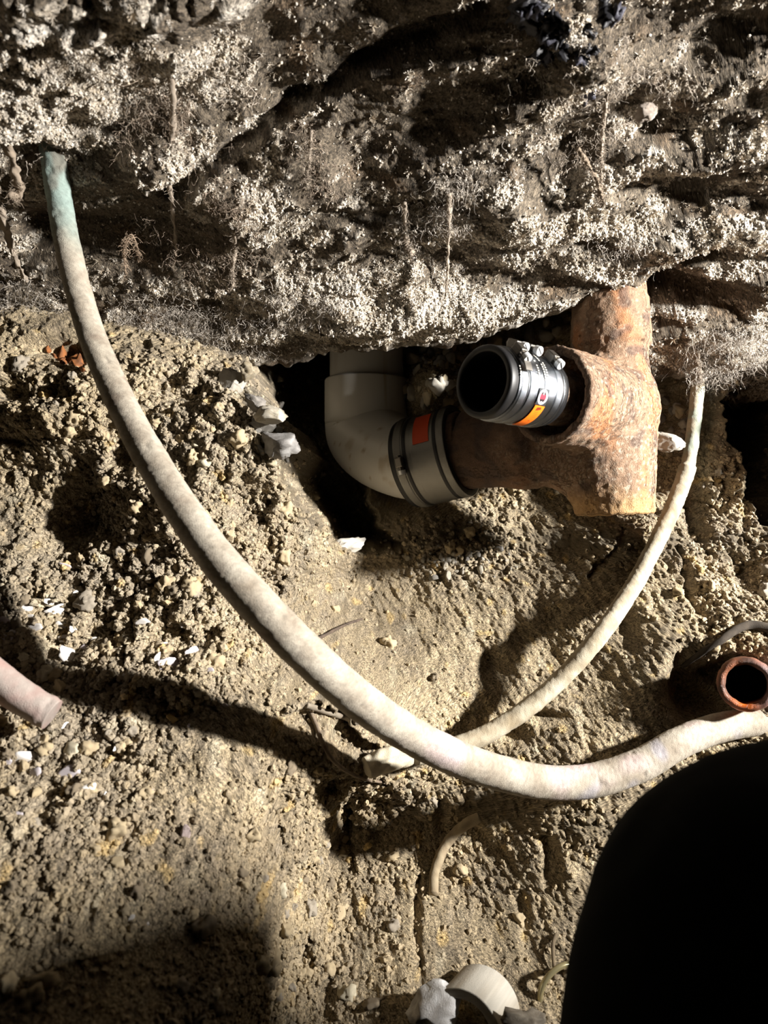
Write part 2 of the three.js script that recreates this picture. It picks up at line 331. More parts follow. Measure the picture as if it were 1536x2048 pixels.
function axisGrid(lo, a, b, hi, fine, grow) {                    // fine steps between a and b, growing steps outside
  const s = []; for (let v = a; v < b; v += fine) s.push(v); s.push(b);
  let st = fine; for (let v = b; v < hi;) { st *= grow; v += st; s.push(Math.min(v, hi)); }
  st = fine; for (let v = a; v > lo;) { st *= grow; v -= st; s.unshift(Math.max(v, lo)); }
  return s;
}
const ex = axisGrid(-0.85, -0.36, 0.41, 0.9, 0.001, 1.06), ey = axisGrid(-0.66, -0.425, 0.20, 0.34, 0.001, 1.06);
const ENX = ex.length, ENY = ey.length, earthD = new Float32Array(ENX * ENY), earthC = new Float32Array(ENX * ENY);
for (let j = 0; j < ENY; j++) for (let i = 0; i < ENX; i++) { const r = earthRelief(ex[i], ey[j]); earthD[j * ENX + i] = earthDepth(ex[i], ey[j]) - r[0]; earthC[j * ENX + i] = r[1]; }
const find = (A, v) => { let a = 0, b = A.length - 2; while (a < b) { const m = (a + b + 1) >> 1; if (A[m] <= v) a = m; else b = m - 1; } return a; };
function earthAt(x, y, F = earthD) { const i = find(ex, x), j = find(ey, y), u = clamp((x - ex[i]) / (ex[i + 1] - ex[i]), 0, 1), v = clamp((y - ey[j]) / (ey[j + 1] - ey[j]), 0, 1), q = j * ENX + i; return lerp(lerp(F[q], F[q + 1], u), lerp(F[q + ENX], F[q + ENX + 1], u), v); }
function earthHit(px, py) { let d = 0.36; while (d < 1.4) { const x = (px - CX) / FOC * d, y = -(py - CY) / FOC * d; if (earthAt(x, y) <= d) break; d += 0.0015; } return d; }
const onEarth = (px, py, off = 0) => at(px, py, earthHit(px, py) - off);
const TAN = lin(167, 151, 122), BROWN = lin(118, 106, 88), GREYB = lin(142, 133, 119), OCHRE = lin(186, 160, 110), PALE = lin(186, 177, 154);
const GREYER = spotsOn([[250, 1150, 350, 250, .5], [450, 800, 200, 150, .5], [1450, 1100, 120, 150, .35], [150, 1500, 220, 120, .3], [900, 1080, 160, 60, .3]]);
function earthColour(x, y, z) {
  const a = fbm(x * 22, y * 22, 61 + z * 9, 3), b = noise(x * 130, y * 130, 71 + z * 40), c = noise(x * 420, y * 420, 81 + z * 60);
  let k = mix3(TAN, BROWN, clamp(0.42 + 0.55 * a + 0.25 * b, 0, 1));
  k = mix3(k, GREYB, clamp(evalSpots(GREYER, x, y) + 0.3 * b, 0, 0.85));
  k = mix3(k, PALE, clamp(0.7 * sstep(0.25, 0.7, noise(x * 60, y * 60, 91)), 0, 1) * 0.6);
  k = mix3(k, OCHRE, sstep(0.38, 0.62, noise(x * 75, y * 75, 101)) * 0.75);
  const m = 1.85 * (1 + 0.28 * c + 0.14 * b);
  return [k[0] * m, k[1] * m, k[2] * m];
}
const earthMat = new THREE.MeshStandardMaterial({ vertexColors: true, map: rep(speckTex, 0.11), roughness: 1, bumpMap: rep(grainTex, 0.035), bumpScale: 0.0014 });
const earth = (() => {
  const P = new Float32Array(ENX * ENY * 3), U = new Float32Array(ENX * ENY * 2), C = new Float32Array(ENX * ENY * 3), idx = new Uint32Array((ENX - 1) * (ENY - 1) * 6);
  let q = 0;
  const B = new Float32Array(ENX * ENY), uu = new Float32Array(ENX * ENY), vv = new Float32Array(ENX * ENY);   // uv follow the surface, in metres
  for (let j = 0; j < ENY; j++) for (let i = 0; i < ENX; i++) { let s = 0, n = 0; for (let b = -6; b <= 6; b += 3) for (let a = -6; a <= 6; a += 3) { s += earthD[clamp(j + b, 0, ENY - 1) * ENX + clamp(i + a, 0, ENX - 1)]; n++; } B[j * ENX + i] = s / n; }
  for (let j = 0; j < ENY; j++) for (let i = 0; i < ENX; i++) { const k = j * ENX + i; uu[k] = i ? uu[k - 1] + Math.hypot(ex[i] - ex[i - 1], B[k] - B[k - 1]) : j * 0; vv[k] = j ? vv[k - ENX] + Math.hypot(ey[j] - ey[j - 1], B[k] - B[k - ENX]) : 0; }
  for (let j = 0; j < ENY; j++) for (let i = 0; i < ENX; i++) {
    const k = j * ENX + i;
    P.set([ex[i], ey[j] + FY, -earthD[k]], k * 3); U.set([uu[k], vv[k]], k * 2); C.set(earthColour(ex[i], ey[j], earthD[k]), k * 3);
    if (i < ENX - 1 && j < ENY - 1) { idx.set([k, k + 1, k + ENX, k + 1, k + ENX + 1, k + ENX], q); q += 6; }
  }
  const g = new THREE.BufferGeometry();
  g.setAttribute('position', new THREE.BufferAttribute(P, 3)); g.setAttribute('uv', new THREE.BufferAttribute(U, 2)); g.setAttribute('color', new THREE.BufferAttribute(C, 3));
  g.setIndex(new THREE.BufferAttribute(idx, 1)); g.computeVertexNormals();
  const m = mesh('earth_bank', g, earthMat, scene);
  return tag(m, 'dug bank of grey brown crumbly earth around the pipes', null, null, 'structure');
})();
// loose crumbs of earth: the large ones one by one, the small ones together
const stuffMat = new THREE.MeshStandardMaterial({ roughness: 1, flatShading: true });
const mtx = (p, s, r) => new THREE.Matrix4().compose(p, new THREE.Quaternion().setFromEuler(new THREE.Euler(r() * 6.3, r() * 6.3, r() * 6.3)), new THREE.Vector3(s * (0.8 + 0.5 * r()), s * (0.7 + 0.5 * r()), s * (0.7 + 0.5 * r())));
{
  const r = rng(41), geos = [1, 2, 3, 4, 5, 6].map((s) => rockGeo(s * 3.7, 3, s > 4 ? 5 : 0, 0.6)), small = [7, 8].map((s) => rockGeo(s * 3.7, 1, s > 7 ? 4 : 0, 0.5));
  const mats = [TAN, GREYB, BROWN, PALE, OCHRE].map((c) => new THREE.MeshStandardMaterial({ color: new THREE.Color().setRGB(...c), roughness: 1, bumpMap: rep(grainTex, 0.6), bumpScale: 0.0006 }));
  const pick = () => { for (;;) { const px = r() * 1600 - 32, py = 680 + r() * 1390, d = earthHit(px, py), x = (px - CX) / FOC * d, y = -(py - CY) / FOC * d; if (d < 1.2 && r() < 0.03 + 0.97 * earthAt(x, y, earthC) ** 1.5) return [x, y, d]; } };
  for (let k = 0; k < 240; k++) {
    const [x, y, d] = pick(), s = 0.0034 + 0.0042 * r() ** 2.2, m = mesh('clod', geos[Math.floor(r() * 6)], mats[Math.floor(r() * r() * 5)], earth);
    mtx(new THREE.Vector3(x, y + FY, -d + s * 0.25), s, r).decompose(m.position, m.quaternion, m.scale);
  }
  for (const [v, n] of [[0, 22000], [1, 16000]]) {
    const im = new THREE.InstancedMesh(small[v], stuffMat, n), c = new THREE.Color();
    im.name = 'crumbs'; im.userData.kind = 'stuff'; im.castShadow = im.receiveShadow = true;
    for (let k = 0; k < n; k++) {
      const [x, y, d] = pick(), s = 0.0006 + 0.0024 * r() ** 2.6;
      im.setMatrixAt(k, mtx(new THREE.Vector3(x, y + FY, -d + s * 0.3), s, r));
      const q = earthColour(x, y, d), g = 0.45 + 0.24 * r(); im.setColorAt(k, c.setRGB(q[0] * g, q[1] * g, q[2] * g));
    }
    earth.add(im);
  }
}
// ------------------------------------------------------------------ the concrete overhead: underside of an old footing, seen from below
const SL = 0.85, SK = 1 / Math.sqrt(1 + SL * SL), LY = 0.167, LD = 0.74;         // slope; the plane passes through (y = LY, depth = LD)
const slabT = new THREE.Vector3(0, SL * SK, SK), slabN = new THREE.Vector3(0, -SK, SL * SK);
function onPlane(px, py) { const t = -(py - CY) / FOC, d = (LY + SL * LD) / (t + SL); return [(px - CX) / FOC * d, (LD - d) / SK, d]; }   // along x and up the slope
const LIP = [[-400, 660], [0, 650], [200, 690], [400, 705], [500, 715], [570, 726], [610, 712], [640, 698], [700, 691], [780, 688], [850, 684], [915, 684], [960, 668], [1010, 648], [1060, 632], [1110, 612], [1150, 596], [1185, 588], [1240, 596], [1282, 640], [1296, 700], [1310, 762], [1350, 748], [1400, 750], [1440, 790], [1475, 800], [1536, 792], [1700, 770], [2100, 740]].map(([px, py]) => onPlane(px, py));
function lipAt(x) {
  let i = 1; while (i < LIP.length - 1 && LIP[i][0] < x) i++;
  const a = LIP[i - 1], b = LIP[i]; return lerp(a[1], b[1], clamp((x - a[0]) / (b[0] - a[0]), 0, 1)) + 0.004 * fbm(x * 70, 3.3, 1, 3);
}
const sSpots = (list) => list.map(([px, py, rx, ry, a]) => { const [x, v, d] = onPlane(px, py), v2 = onPlane(px, py - ry)[1]; return [x, v, FOC / (rx * d), 1 / Math.abs(v2 - v), a]; });
const sPoly = (list) => list.map(([px, py]) => onPlane(px, py).slice(0, 2));
// hollows (+, metres) and swellings (-)
const HOLLOW = sSpots([[720, 290, 110, 80, .022], [890, 250, 90, 70, .022], [250, 480, 190, 70, .022], [1145, 310, 50, 80, .02], [1000, 570, 150, 30, .014], [1420, 400, 120, 40, .016], [1400, 600, 110, 35, .03], [1330, 600, 50, 60, .03], [1450, 520, 100, 25, .014], [1290, 250, 90, 40, .014], [560, 200, 50, 60, .012], [640, 380, 120, 40, .010], [1180, 500, 120, 25, .010],
  [700, 60, 150, 70, .006], [1380, 60, 180, 60, .01], [60, 470, 60, 60, .02], [500, 330, 60, 40, .012], [1340, 700, 60, 18, .01], [800, 430, 60, 40, .006], [1060, 150, 60, 50, .014],
  [800, 620, 240, 50, -.014], [1050, 470, 170, 30, -.012], [1480, 470, 90, 30, -.012], [1350, 500, 80, 30, -.010], [560, 560, 140, 40, -.008], [660, 350, 40, 40, -.012], [330, 330, 60, 70, -.018], [470, 430, 60, 60, -.018], [1180, 140, 80, 50, -.02], [1480, 720, 90, 40, -.012], [1380, 320, 90, 30, -.010], [1000, 400, 70, 40, -.012]]);
const BULGE = sPoly([[-200, -420], [700, -420], [556, 0], [520, 50], [450, 95], [360, 150], [275, 205], [190, 250], [110, 285], [40, 300], [-200, 320]]);
const STEP = sPoly([[960, 14], [900, 52], [820, 80], [740, 130], [680, 175], [600, 215], [520, 265], [470, 300], [400, 345], [330, 400]]);
const PLATE = sPoly([[560, -100], [960, -100], [925, 30], [820, 62], [740, 110], [600, 195], [490, 245], [470, 200], [520, 120]]);
const CRUSTY = sSpots([[800, 610, 340, 70, .8], [1050, 470, 260, 60, .35], [1400, 480, 200, 60, .35], [1300, 350, 220, 80, .25], [1450, 700, 130, 60, .4], [200, 130, 320, 160, .8], [450, 430, 160, 120, .3], [1330, 720, 60, 60, .4], [720, 280, 150, 90, -.6], [890, 240, 110, 80, -.6], [240, 480, 220, 80, -.6], [700, 70, 200, 90, -.6], [1420, 400, 110, 35, -.5], [1000, 570, 140, 25, -.6], [1400, 600, 130, 30, -.5], [1450, 60, 250, 60, -.3]]);
function slabRelief(x, v) {                                      // outwards (down and towards the viewer)
  const wx = x + 0.004 * noise(x * 45, v * 60, 2.5), wv = v + 0.004 * noise(x * 45, v * 60, 9.5);
  const ux = wx + 0.0013 * noise(x * 330, v * 330, 15), uv = wv + 0.0013 * noise(x * 330, v * 330, 25);
  const skew = v - 0.16 * x;                                     // layers rise slightly to the right
  let h = 0.016 * fbm(x * 7, skew * 17, 14, 3) + 0.010 * noise(x * 18, skew * 46, 24) + 0.0045 * noise(x * 46, skew * 100, 27);
  h -= 1.25 * evalSpots(HOLLOW, x, v);
  const bd = polyDist(BULGE, wx, wv) + 0.010 * noise(x * 30, v * 30, 33), bl = 1 - sstep(-0.055, 0.004, bd);
  h += (0.032 + 0.16 * clamp(-0.06 - x, 0, 0.3)) * Math.sqrt(bl);
  const sd = lineDist(STEP, wx, wv);
  h -= 0.020 * (1 - sstep(0.002, 0.011, sd));
  const pl = 1 - sstep(-0.01, 0.004, polyDist(PLATE, wx, wv));
  const cr = clamp(0.36 + evalSpots(CRUSTY, x, v) + 0.95 * noise(x * 26, skew * 48, 44) + 0.35 * noise(x * 90, skew * 140, 46), 0, 1) * (1 - 0.85 * pl), c = sstep(0.42, 0.60, cr);
  h += c * (lumps(ux, uv, 0.0030, 0.6, 23, 0.8) + lumps(ux, uv, 0.0062, 0.45, 27, 0.6) + 0.6 * lumps(ux, uv, 0.014, 0.5, 29, 0.6) + 0.0016 * fbm(x * 170, v * 170, 47, 3, 0.65));
  h += bl * (lumps(ux, uv, 0.024, 0.7, 31, 0.8) + lumps(ux, uv, 0.014, 0.6, 32, 0.8) + lumps(ux, uv, 0.009, 0.5, 33, 0.8) + 0.004 * fbm(x * 90, v * 90, 43, 3, .6));
  h += (1 - c) * (0.0016 * noise(x * 60, skew * 330, 48) + 0.0011 * noise(x * 160, v * 200, 49)) * (1 - 0.6 * pl) + (1 - c) * 0.5 * lumps(wx, wv, 0.008, 0.25, 37, 0.7);
  h += 0.0006 * fbm(x * 400, v * 400, 50, 2);
  return [h, c];
}
const sx = axisGrid(-0.85, -0.37, 0.415, 0.9, 0.001, 1.06), sv = (() => { const s = []; for (let v = 0; v < 0.36; v += 0.001) s.push(v); let st = 0.001; for (let v = 0.36; v < 0.62;) { s.push(v); st *= 1.06; v += st; } s.push(0.62); return s; })();
const SNX = sx.length, CURL = 26, SNV = sv.length + CURL, slabH = new Float32Array(SNX * sv.length), slabC = new Float32Array(SNX * sv.length), slabLip = sx.map(lipAt);
for (let j = 0; j < sv.length; j++) for (let i = 0; i < SNX; i++) { const r = slabRelief(sx[i], slabLip[i] + sv[j]), f = Math.sqrt(sstep(-0.004, 0.03, sv[j])); slabH[j * SNX + i] = r[0] * lerp(0.35, 1, f); slabC[j * SNX + i] = r[1]; }
function slabPoint(x, v, h, out = new THREE.Vector3()) { return out.set(x, LY + FY + v * slabT.y + h * slabN.y, -LD + v * slabT.z + h * slabN.z); }
function slabSample(x, v, F = slabH) { const i = find(sx, x), j = find(sv, clamp(v - lerp(slabLip[i], slabLip[i + 1], 0.5), 0, 0.61)), u = clamp((x - sx[i]) / (sx[i + 1] - sx[i]), 0, 1); return lerp(F[j * SNX + i], F[j * SNX + i + 1], u); }
function onSlab(px, py, off = 0) {                               // a point on the rough surface seen at a pixel, lifted by off
  let [x, v] = onPlane(px, py), h = 0;
  for (let k = 0; k < 8; k++) { h = slabSample(x, v); const t = -(py - CY) / FOC, d = (LY + SL * LD - h / SK) / (t + SL); x = (px - CX) / FOC * d; v = ((LD - d) + h * slabN.z) / slabT.z; }
  return slabPoint(x, v, h + off);
}
const CRUST = lin(208, 202, 192), CRUSTY2 = lin(168, 155, 136), SLABD = lin(86, 76, 64), SLABG = lin(108, 98, 84), WARM = lin(112, 90, 66);
function slabColour(x, v, c) {
  const a = fbm(x * 20, v * 30, 111, 3), b = noise(x * 260, v * 260, 113), e = noise(x * 600, v * 600, 117);
  const base = mix3(mix3(SLABD, SLABG, clamp(0.5 + 0.6 * a, 0, 1)), WARM, 0.45 * sstep(0.3, 0.6, noise(x * 24, v * 40, 119)));
  const crust = mix3(CRUST, CRUSTY2, clamp(0.4 + 0.7 * noise(x * 40, v * 60, 121) + 0.3 * b, 0, 1));
  const k = mix3(base, crust, c * clamp(0.75 + 0.4 * b, 0, 1)), m = 1.75 * (1 + 0.2 * e + 0.12 * b);
  return [k[0] * m, k[1] * m, k[2] * m];
}
const slabMat = new THREE.MeshStandardMaterial({ vertexColors: true, map: rep(speckTex, 0.11), roughness: 0.95, bumpMap: rep(grainTex, 0.03), bumpScale: 0.001 });
const slab = (() => {
  const P = new Float32Array(SNX * SNV * 3), U = new Float32Array(SNX * SNV * 2), C = new Float32Array(SNX * SNV * 3), idx = [], p = new THREE.Vector3(), e = new THREE.Vector3();
  for (let j = 0; j < SNV; j++) for (let i = 0; i < SNX; i++) {
    const k = j * SNX + i, x = sx[i];
    if (j >= CURL) { const s = j - CURL; slabPoint(x, slabLip[i] + sv[s], slabH[s * SNX + i], p); C.set(slabColour(x, slabLip[i] + sv[s], slabC[s * SNX + i]), k * 3); }
    else {                                                       // round the lip, then up the hidden back of the concrete
      const t = (CURL - j) / CURL, r = 0.012, ang = Math.min(1, t * 4) * 1.5, up = Math.max(0, t - 0.25) * 0.30;
      slabPoint(x, slabLip[i], slabH[i], e);
      p.copy(e).addScaledVector(slabT, -r * Math.sin(ang)).addScaledVector(slabN, -r * (1 - Math.cos(ang))).addScaledVector(new THREE.Vector3(0, 1, -0.3), up);
      p.z += 0.003 * noise(x * 60, t * 12, 5); p.y += 0.003 * noise(x * 80, t * 15, 6);
      C.set(slabColour(x, slabLip[i] - t * 0.2, slabC[i] * (1 - t)), k * 3);
    }
    P.set([p.x, p.y, p.z], k * 3); U.set([x, (j >= CURL ? sv[j - CURL] : -0.2 * (CURL - j) / CURL)], k * 2);
    if (i < SNX - 1 && j < SNV - 1) idx.push(k, k + SNX, k + 1, k + 1, k + SNX, k + SNX + 1);
  }
  for (let i = 0; i < idx.length; i += 3) { const t = idx[i + 1]; idx[i + 1] = idx[i + 2]; idx[i + 2] = t; }
  const g = new THREE.BufferGeometry();
  g.setAttribute('position', new THREE.BufferAttribute(P, 3)); g.setAttribute('uv', new THREE.BufferAttribute(U, 2)); g.setAttribute('color', new THREE.BufferAttribute(C, 3));
  g.setIndex(idx); g.computeVertexNormals();
  return tag(mesh('ceiling', g, slabMat, scene), 'rough underside of old concrete with pale mineral crust', null, null, 'structure');
})();
{
  const r = rng(97), geo = rockGeo(5.1, 1, 3, 0.5), n = 40000, im = new THREE.InstancedMesh(geo, stuffMat, n), c = new THREE.Color(), p = new THREE.Vector3();
  im.name = 'crust_grains'; im.userData.kind = 'stuff'; im.castShadow = im.receiveShadow = true;
  for (let k = 0; k < n;) {
    const x = -0.38 + r() * 0.79, j = Math.floor(r() * 300), i = find(sx, x), cc = slabC[j * SNX + i];
    if (r() > 0.04 + 0.96 * cc) continue;
    const v = slabLip[i] + sv[j], s = 0.0004 + 0.0009 * r() ** 2;
    slabPoint(x, v, slabH[j * SNX + i] + s * 0.4, p);
    im.setMatrixAt(k, mtx(p, s, r));
    const q = mix3(CRUSTY2, CRUST, r()), g = 0.8 + 0.5 * r(); im.setColorAt(k, c.setRGB(q[0] * g, q[1] * g, q[2] * g)); k++;
  }
  slab.add(im);
  // coral-like tufts of dust and salts
  const tips = [], V = THREE.Vector3;
  for (let b = 0; b < 15; b++) { const z = r(), a = r() * 6.283, q = Math.sqrt(1 - z * z), d = new V(q * Math.cos(a), q * Math.sin(a), z + .2), o = new V(), pts = [o.clone()]; for (let k = 0; k < 3; k++) { d.add(new V(r() - .5, r() - .5, r() - .5).multiplyScalar(.9)).normalize(); o.addScaledVector(d, .2 + .22 * r()); pts.push(o.clone()); } tips.push({ pts, r0: .075, r1: .06, c: [1, 1, 1] }); }
  const fg = fibres(tips); fg.deleteAttribute('color');
  const n2 = 5200, fm = new THREE.InstancedMesh(fg, stuffMat, n2), up = new V(0, 0, 1), qn = new THREE.Quaternion().setFromUnitVectors(up, slabN), qt = new THREE.Quaternion(), sc = new V();
  fm.name = 'crust_tufts'; fm.userData.kind = 'stuff'; fm.castShadow = fm.receiveShadow = true;
  for (let k = 0; k < n2;) {
    const x = -0.38 + r() * 0.79, j = Math.floor(r() * 330), i = find(sx, x), cc = slabC[j * SNX + i];
    if (r() > 0.012 + 0.6 * sstep(.12, .6, noise(x * 22, j * .03, 77)) * (.1 + .9 * cc)) continue;
    const v = slabLip[i] + sv[j], s = 0.0014 + 0.0032 * r() ** 2;
    slabPoint(x, v, slabH[j * SNX + i] - s * .1, p);
    qt.setFromAxisAngle(up, r() * 6.3).premultiply(qn); fm.setMatrixAt(k, new THREE.Matrix4().compose(p, qt, sc.set(s, s, s * (.8 + .8 * r()))));
    const q = mix3(CRUSTY2, CRUST, r()), g = 0.85 + 0.4 * r(); fm.setColorAt(k, c.setRGB(q[0] * g, q[1] * g, q[2] * g)); k++;
  }
  slab.add(fm);
}
// ------------------------------------------------------------------ the drain: rusty cast-iron fitting, couplings, white PVC
const cam3 = (x, y, z) => new THREE.Vector3(x, y + FY, z);
const capsD = (p, a, b, r0, r1) => {                              // distance to a round cone from a to b
  const bx = b.x - a.x, by = b.y - a.y, bz = b.z - a.z, t = clamp(((p[0] - a.x) * bx + (p[1] - a.y) * by + (p[2] - a.z) * bz) / (bx * bx + by * by + bz * bz), 0, 1);
  return Math.hypot(p[0] - a.x - bx * t, p[1] - a.y - by * t, p[2] - a.z - bz * t) - lerp(r0, r1, t);
};
const cylD = (p, a, b, r0, r1 = r0, round = 0.002) => {           // flat-ended cone
  const bx = b.x - a.x, by = b.y - a.y, bz = b.z - a.z, L = Math.sqrt(bx * bx + by * by + bz * bz), t = ((p[0] - a.x) * bx + (p[1] - a.y) * by + (p[2] - a.z) * bz) / L;
  const q = Math.hypot(p[0] - a.x - bx * t / L, p[1] - a.y - by * t / L, p[2] - a.z - bz * t / L), dr = q - lerp(r0, r1, clamp(t / L, 0, 1)) + round, dt = Math.abs(t - L / 2) - L / 2 + round;
  return Math.min(Math.max(dr, dt), 0) + Math.hypot(Math.max(dr, 0), Math.max(dt, 0)) - round;
};
const smin = (a, b, k) => { const h = clamp(0.5 + 0.5 * (b - a) / k, 0, 1); return lerp(b, a, h) - k * h * (1 - h); };
const smax = (a, b, k) => -smin(-a, -b, k);
const A1 = new THREE.Vector3(-0.75, 0.02, 0.66).normalize(), A2 = new THREE.Vector3(-0.86, -0.20, -0.45).normalize();
const M0 = at(1218, 500, .72), M1 = at(1230, 1028, .72), PM = cam3(.222, .1005, -.717), along = (o, a, l) => o.clone().addScaledVector(a, l);
const CPL2 = at(925, 901, .785);                                  // right end of the lower coupling
{
  const rust = (x, y, z) => 0.0011 * fbm(x * 120, y * 120, z * 120, 3) + 0.0007 * noise(x * 380, y * 380, z * 380);
  const hubT = at(1220, 600, .72), hubB = at(1221, 694, .72), face = along(PM, A1, .103), stub = along(PM, A1, .155), b1 = at(1190, 905, .72), b2 = at(1060, 893, .752), b3 = along(CPL2, A2, .012);
  const f = (x, y, z) => {
    const p = [x, y, z];
    let d = cylD(p, M0, M1, .0327, .0370);
    d = smin(d, cylD(p, hubT, hubB, .0353, .0382, .004), .006);
    d = smin(d, cylD(p, along(PM, A1, -.012), face, .0420, .0435, .003), .012);
    d = smin(d, capsD(p, cam3(.222, .095, -.717), cam3(.219, .03, -.717), .0387, .0367), .015);
    let e = smin(capsD(p, b1, b2, .0400, .0385), cylD(p, b2, along(CPL2, A2, -.004), .0385, .0418), .02);
    d = smin(d, e, .022);
    d = smax(d, -cylD(p, along(face, A1, -.03), along(face, A1, .02), .0355, .0355), .003);     // recess of the hub
    d = Math.min(d, cylD(p, along(PM, A1, .03), stub, .0253, .0253));                             // two-inch pipe in the hub
    d = smax(d, -cylD(p, along(PM, A1, .09), along(PM, A1, .2), .021, .021), .001);
    d = smax(d, -cylD(p, at(1230, 900, .72), at(1230, 1100, .72), .032, .0325), .002);           // open lower end
    d = Math.min(d, cylD(p, along(CPL2, A2, -.006), b3, .0413));
    return d - rust(x, y, z);
  };
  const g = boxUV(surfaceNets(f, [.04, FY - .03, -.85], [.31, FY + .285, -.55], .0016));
  const R1 = lin(130, 104, 82), R2 = lin(90, 68, 52), R3 = lin(160, 106, 64), R4 = lin(180, 168, 150), R5 = lin(68, 54, 48), Y = lin(192, 152, 96);
  paint(g, (x, y, z) => {
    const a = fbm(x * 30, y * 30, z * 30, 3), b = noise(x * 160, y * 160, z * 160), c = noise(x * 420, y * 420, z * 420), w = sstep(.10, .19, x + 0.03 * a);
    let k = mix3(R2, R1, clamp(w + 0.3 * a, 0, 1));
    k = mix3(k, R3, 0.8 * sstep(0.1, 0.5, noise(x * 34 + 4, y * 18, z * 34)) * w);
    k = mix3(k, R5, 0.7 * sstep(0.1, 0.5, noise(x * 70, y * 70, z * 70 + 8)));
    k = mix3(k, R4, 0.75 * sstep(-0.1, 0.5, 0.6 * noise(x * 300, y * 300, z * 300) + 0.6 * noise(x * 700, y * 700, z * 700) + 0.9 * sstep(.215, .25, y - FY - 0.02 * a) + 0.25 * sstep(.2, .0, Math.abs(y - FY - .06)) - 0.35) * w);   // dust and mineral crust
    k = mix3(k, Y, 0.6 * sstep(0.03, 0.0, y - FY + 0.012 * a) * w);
    const m = 1 + 0.25 * c + 0.15 * b;
    return [k[0] * m, k[1] * m, k[2] * m];
  });
  const w = group('cast_iron_tee', 'rusty brown cast-iron drain tee standing between the black coupling and the steel one', 'pipe fitting');
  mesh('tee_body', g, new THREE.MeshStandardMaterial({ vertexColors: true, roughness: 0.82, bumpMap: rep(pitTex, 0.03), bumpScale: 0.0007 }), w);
}
const rubberMat = new THREE.MeshStandardMaterial({ color: 0x0b0b0d, roughness: 0.5 });
const steelMat = new THREE.MeshPhysicalMaterial({ color: 0x878c93, metalness: 1, roughness: 0.25, anisotropy: 0.35, anisotropyRotation: 0, bumpMap: rep(grainTex, 0.05), bumpScale: 0.00012 });
const dullSteel = new THREE.MeshPhysicalMaterial({ color: 0x8d8c88, metalness: 1, roughness: 0.24, anisotropy: 0.4, bumpMap: rep(grainTex, 0.05), bumpScale: 0.0002 });
const screwMat = new THREE.MeshStandardMaterial({ color: 0xe6e8ea, metalness: 0.45, roughness: 0.35 });
const darkSteel = new THREE.MeshStandardMaterial({ color: 0x7b7771, metalness: 1, roughness: 0.42 });
const lathe = (pts, seg = 96) => new THREE.LatheGeometry(pts.map(([r, y]) => new THREE.Vector2(r, y)), seg);
// a thin bent sheet on a cylinder (label, strap): th measured from local +z towards +x
function bentPatch(R, y0, y1, t0, t1, thick, slant = 0, n = 24) {
  const P = [], U = [], idx = [];
  for (const r of [R, R + thick]) for (let i = 0; i <= n; i++) for (const e of [0, 1]) { const t = lerp(t0, t1, i / n), y = (e ? y1 : y0) + slant * (i / n); P.push(Math.sin(t) * r, y, Math.cos(t) * r); U.push(e, i / n); }
  const N = (n + 1) * 2;
  for (let i = 0; i < n; i++) { const a = i * 2; idx.push(a, a + 1, a + 2, a + 1, a + 3, a + 2, N + a, N + a + 2, N + a + 1, N + a + 1, N + a + 2, N + a + 3, a, a + 2, N + a, a + 2, N + a + 2, N + a, a + 1, N + a + 1, a + 3, a + 3, N + a + 1, N + a + 3); }
  idx.push(0, N, 1, 1, N, N + 1, N - 2, N - 1, 2 * N - 2, N - 1, 2 * N - 1, 2 * N - 2);
  const g = new THREE.BufferGeometry();
  g.setAttribute('position', new THREE.BufferAttribute(new Float32Array(P), 3)); g.setAttribute('uv', new THREE.BufferAttribute(new Float32Array(U), 2)); g.setIndex(idx);
  const h = g.toNonIndexed(); h.computeVertexNormals(); return h;
}
function frameOn(o, origin, axis) {                              // local y along the axis, local z towards the viewer
  const y = axis.clone().normalize(), z = new THREE.Vector3(0, FY, 0).sub(origin).normalize(); z.addScaledVector(y, -z.dot(y)).normalize();
  o.position.copy(origin); o.quaternion.setFromRotationMatrix(new THREE.Matrix4().makeBasis(new THREE.Vector3().crossVectors(y, z), y, z)); o.updateMatrixWorld(true);
}
function angleFor(o, R, px, py) {                                // which angle and height on the cylinder lies under a photo pixel
  const v = new THREE.Vector3(); let best = [1e9];
  for (let t = -1.5; t <= 1.5; t += 0.02) for (let y = -0.1; y <= 0.1; y += 0.001) { v.set(Math.sin(t) * R, y, Math.cos(t) * R).applyMatrix4(o.matrixWorld); const e = (CX + FOC * v.x / -v.z - px) ** 2 + (CY - FOC * (v.y - FY) / -v.z - py) ** 2; if (e < best[0]) best = [e, t, y]; }
  return best;
}
const canvas = (w, h, draw) => { const c = document.createElement('canvas'); c.width = w; c.height = h; const g = c.getContext('2d'); draw(g, w, h); const t = new THREE.CanvasTexture(c); t.colorSpace = THREE.SRGBColorSpace; return t; };
const orangeTex = canvas(128, 256, (g, w, h) => {
  g.fillStyle = '#ff7a10'; g.fillRect(0, 0, w, h);
  g.fillStyle = '#c8400a'; g.beginPath(); g.ellipse(52, 106, 10, 8, 0.4, 0, 7); g.fill();
  g.fillStyle = '#e05a0c'; for (let i = 0; i < 5; i++) g.fillRect(20 + i * 7, 150 + i * 16, 50, 5);
  g.fillStyle = '#7c2408'; g.beginPath(); g.moveTo(30, 226); g.lineTo(96, 214); g.lineTo(90, 240); g.lineTo(40, 246); g.fill();
});
const orangeMat = new THREE.MeshStandardMaterial({ map: orangeTex, roughness: 0.55 });
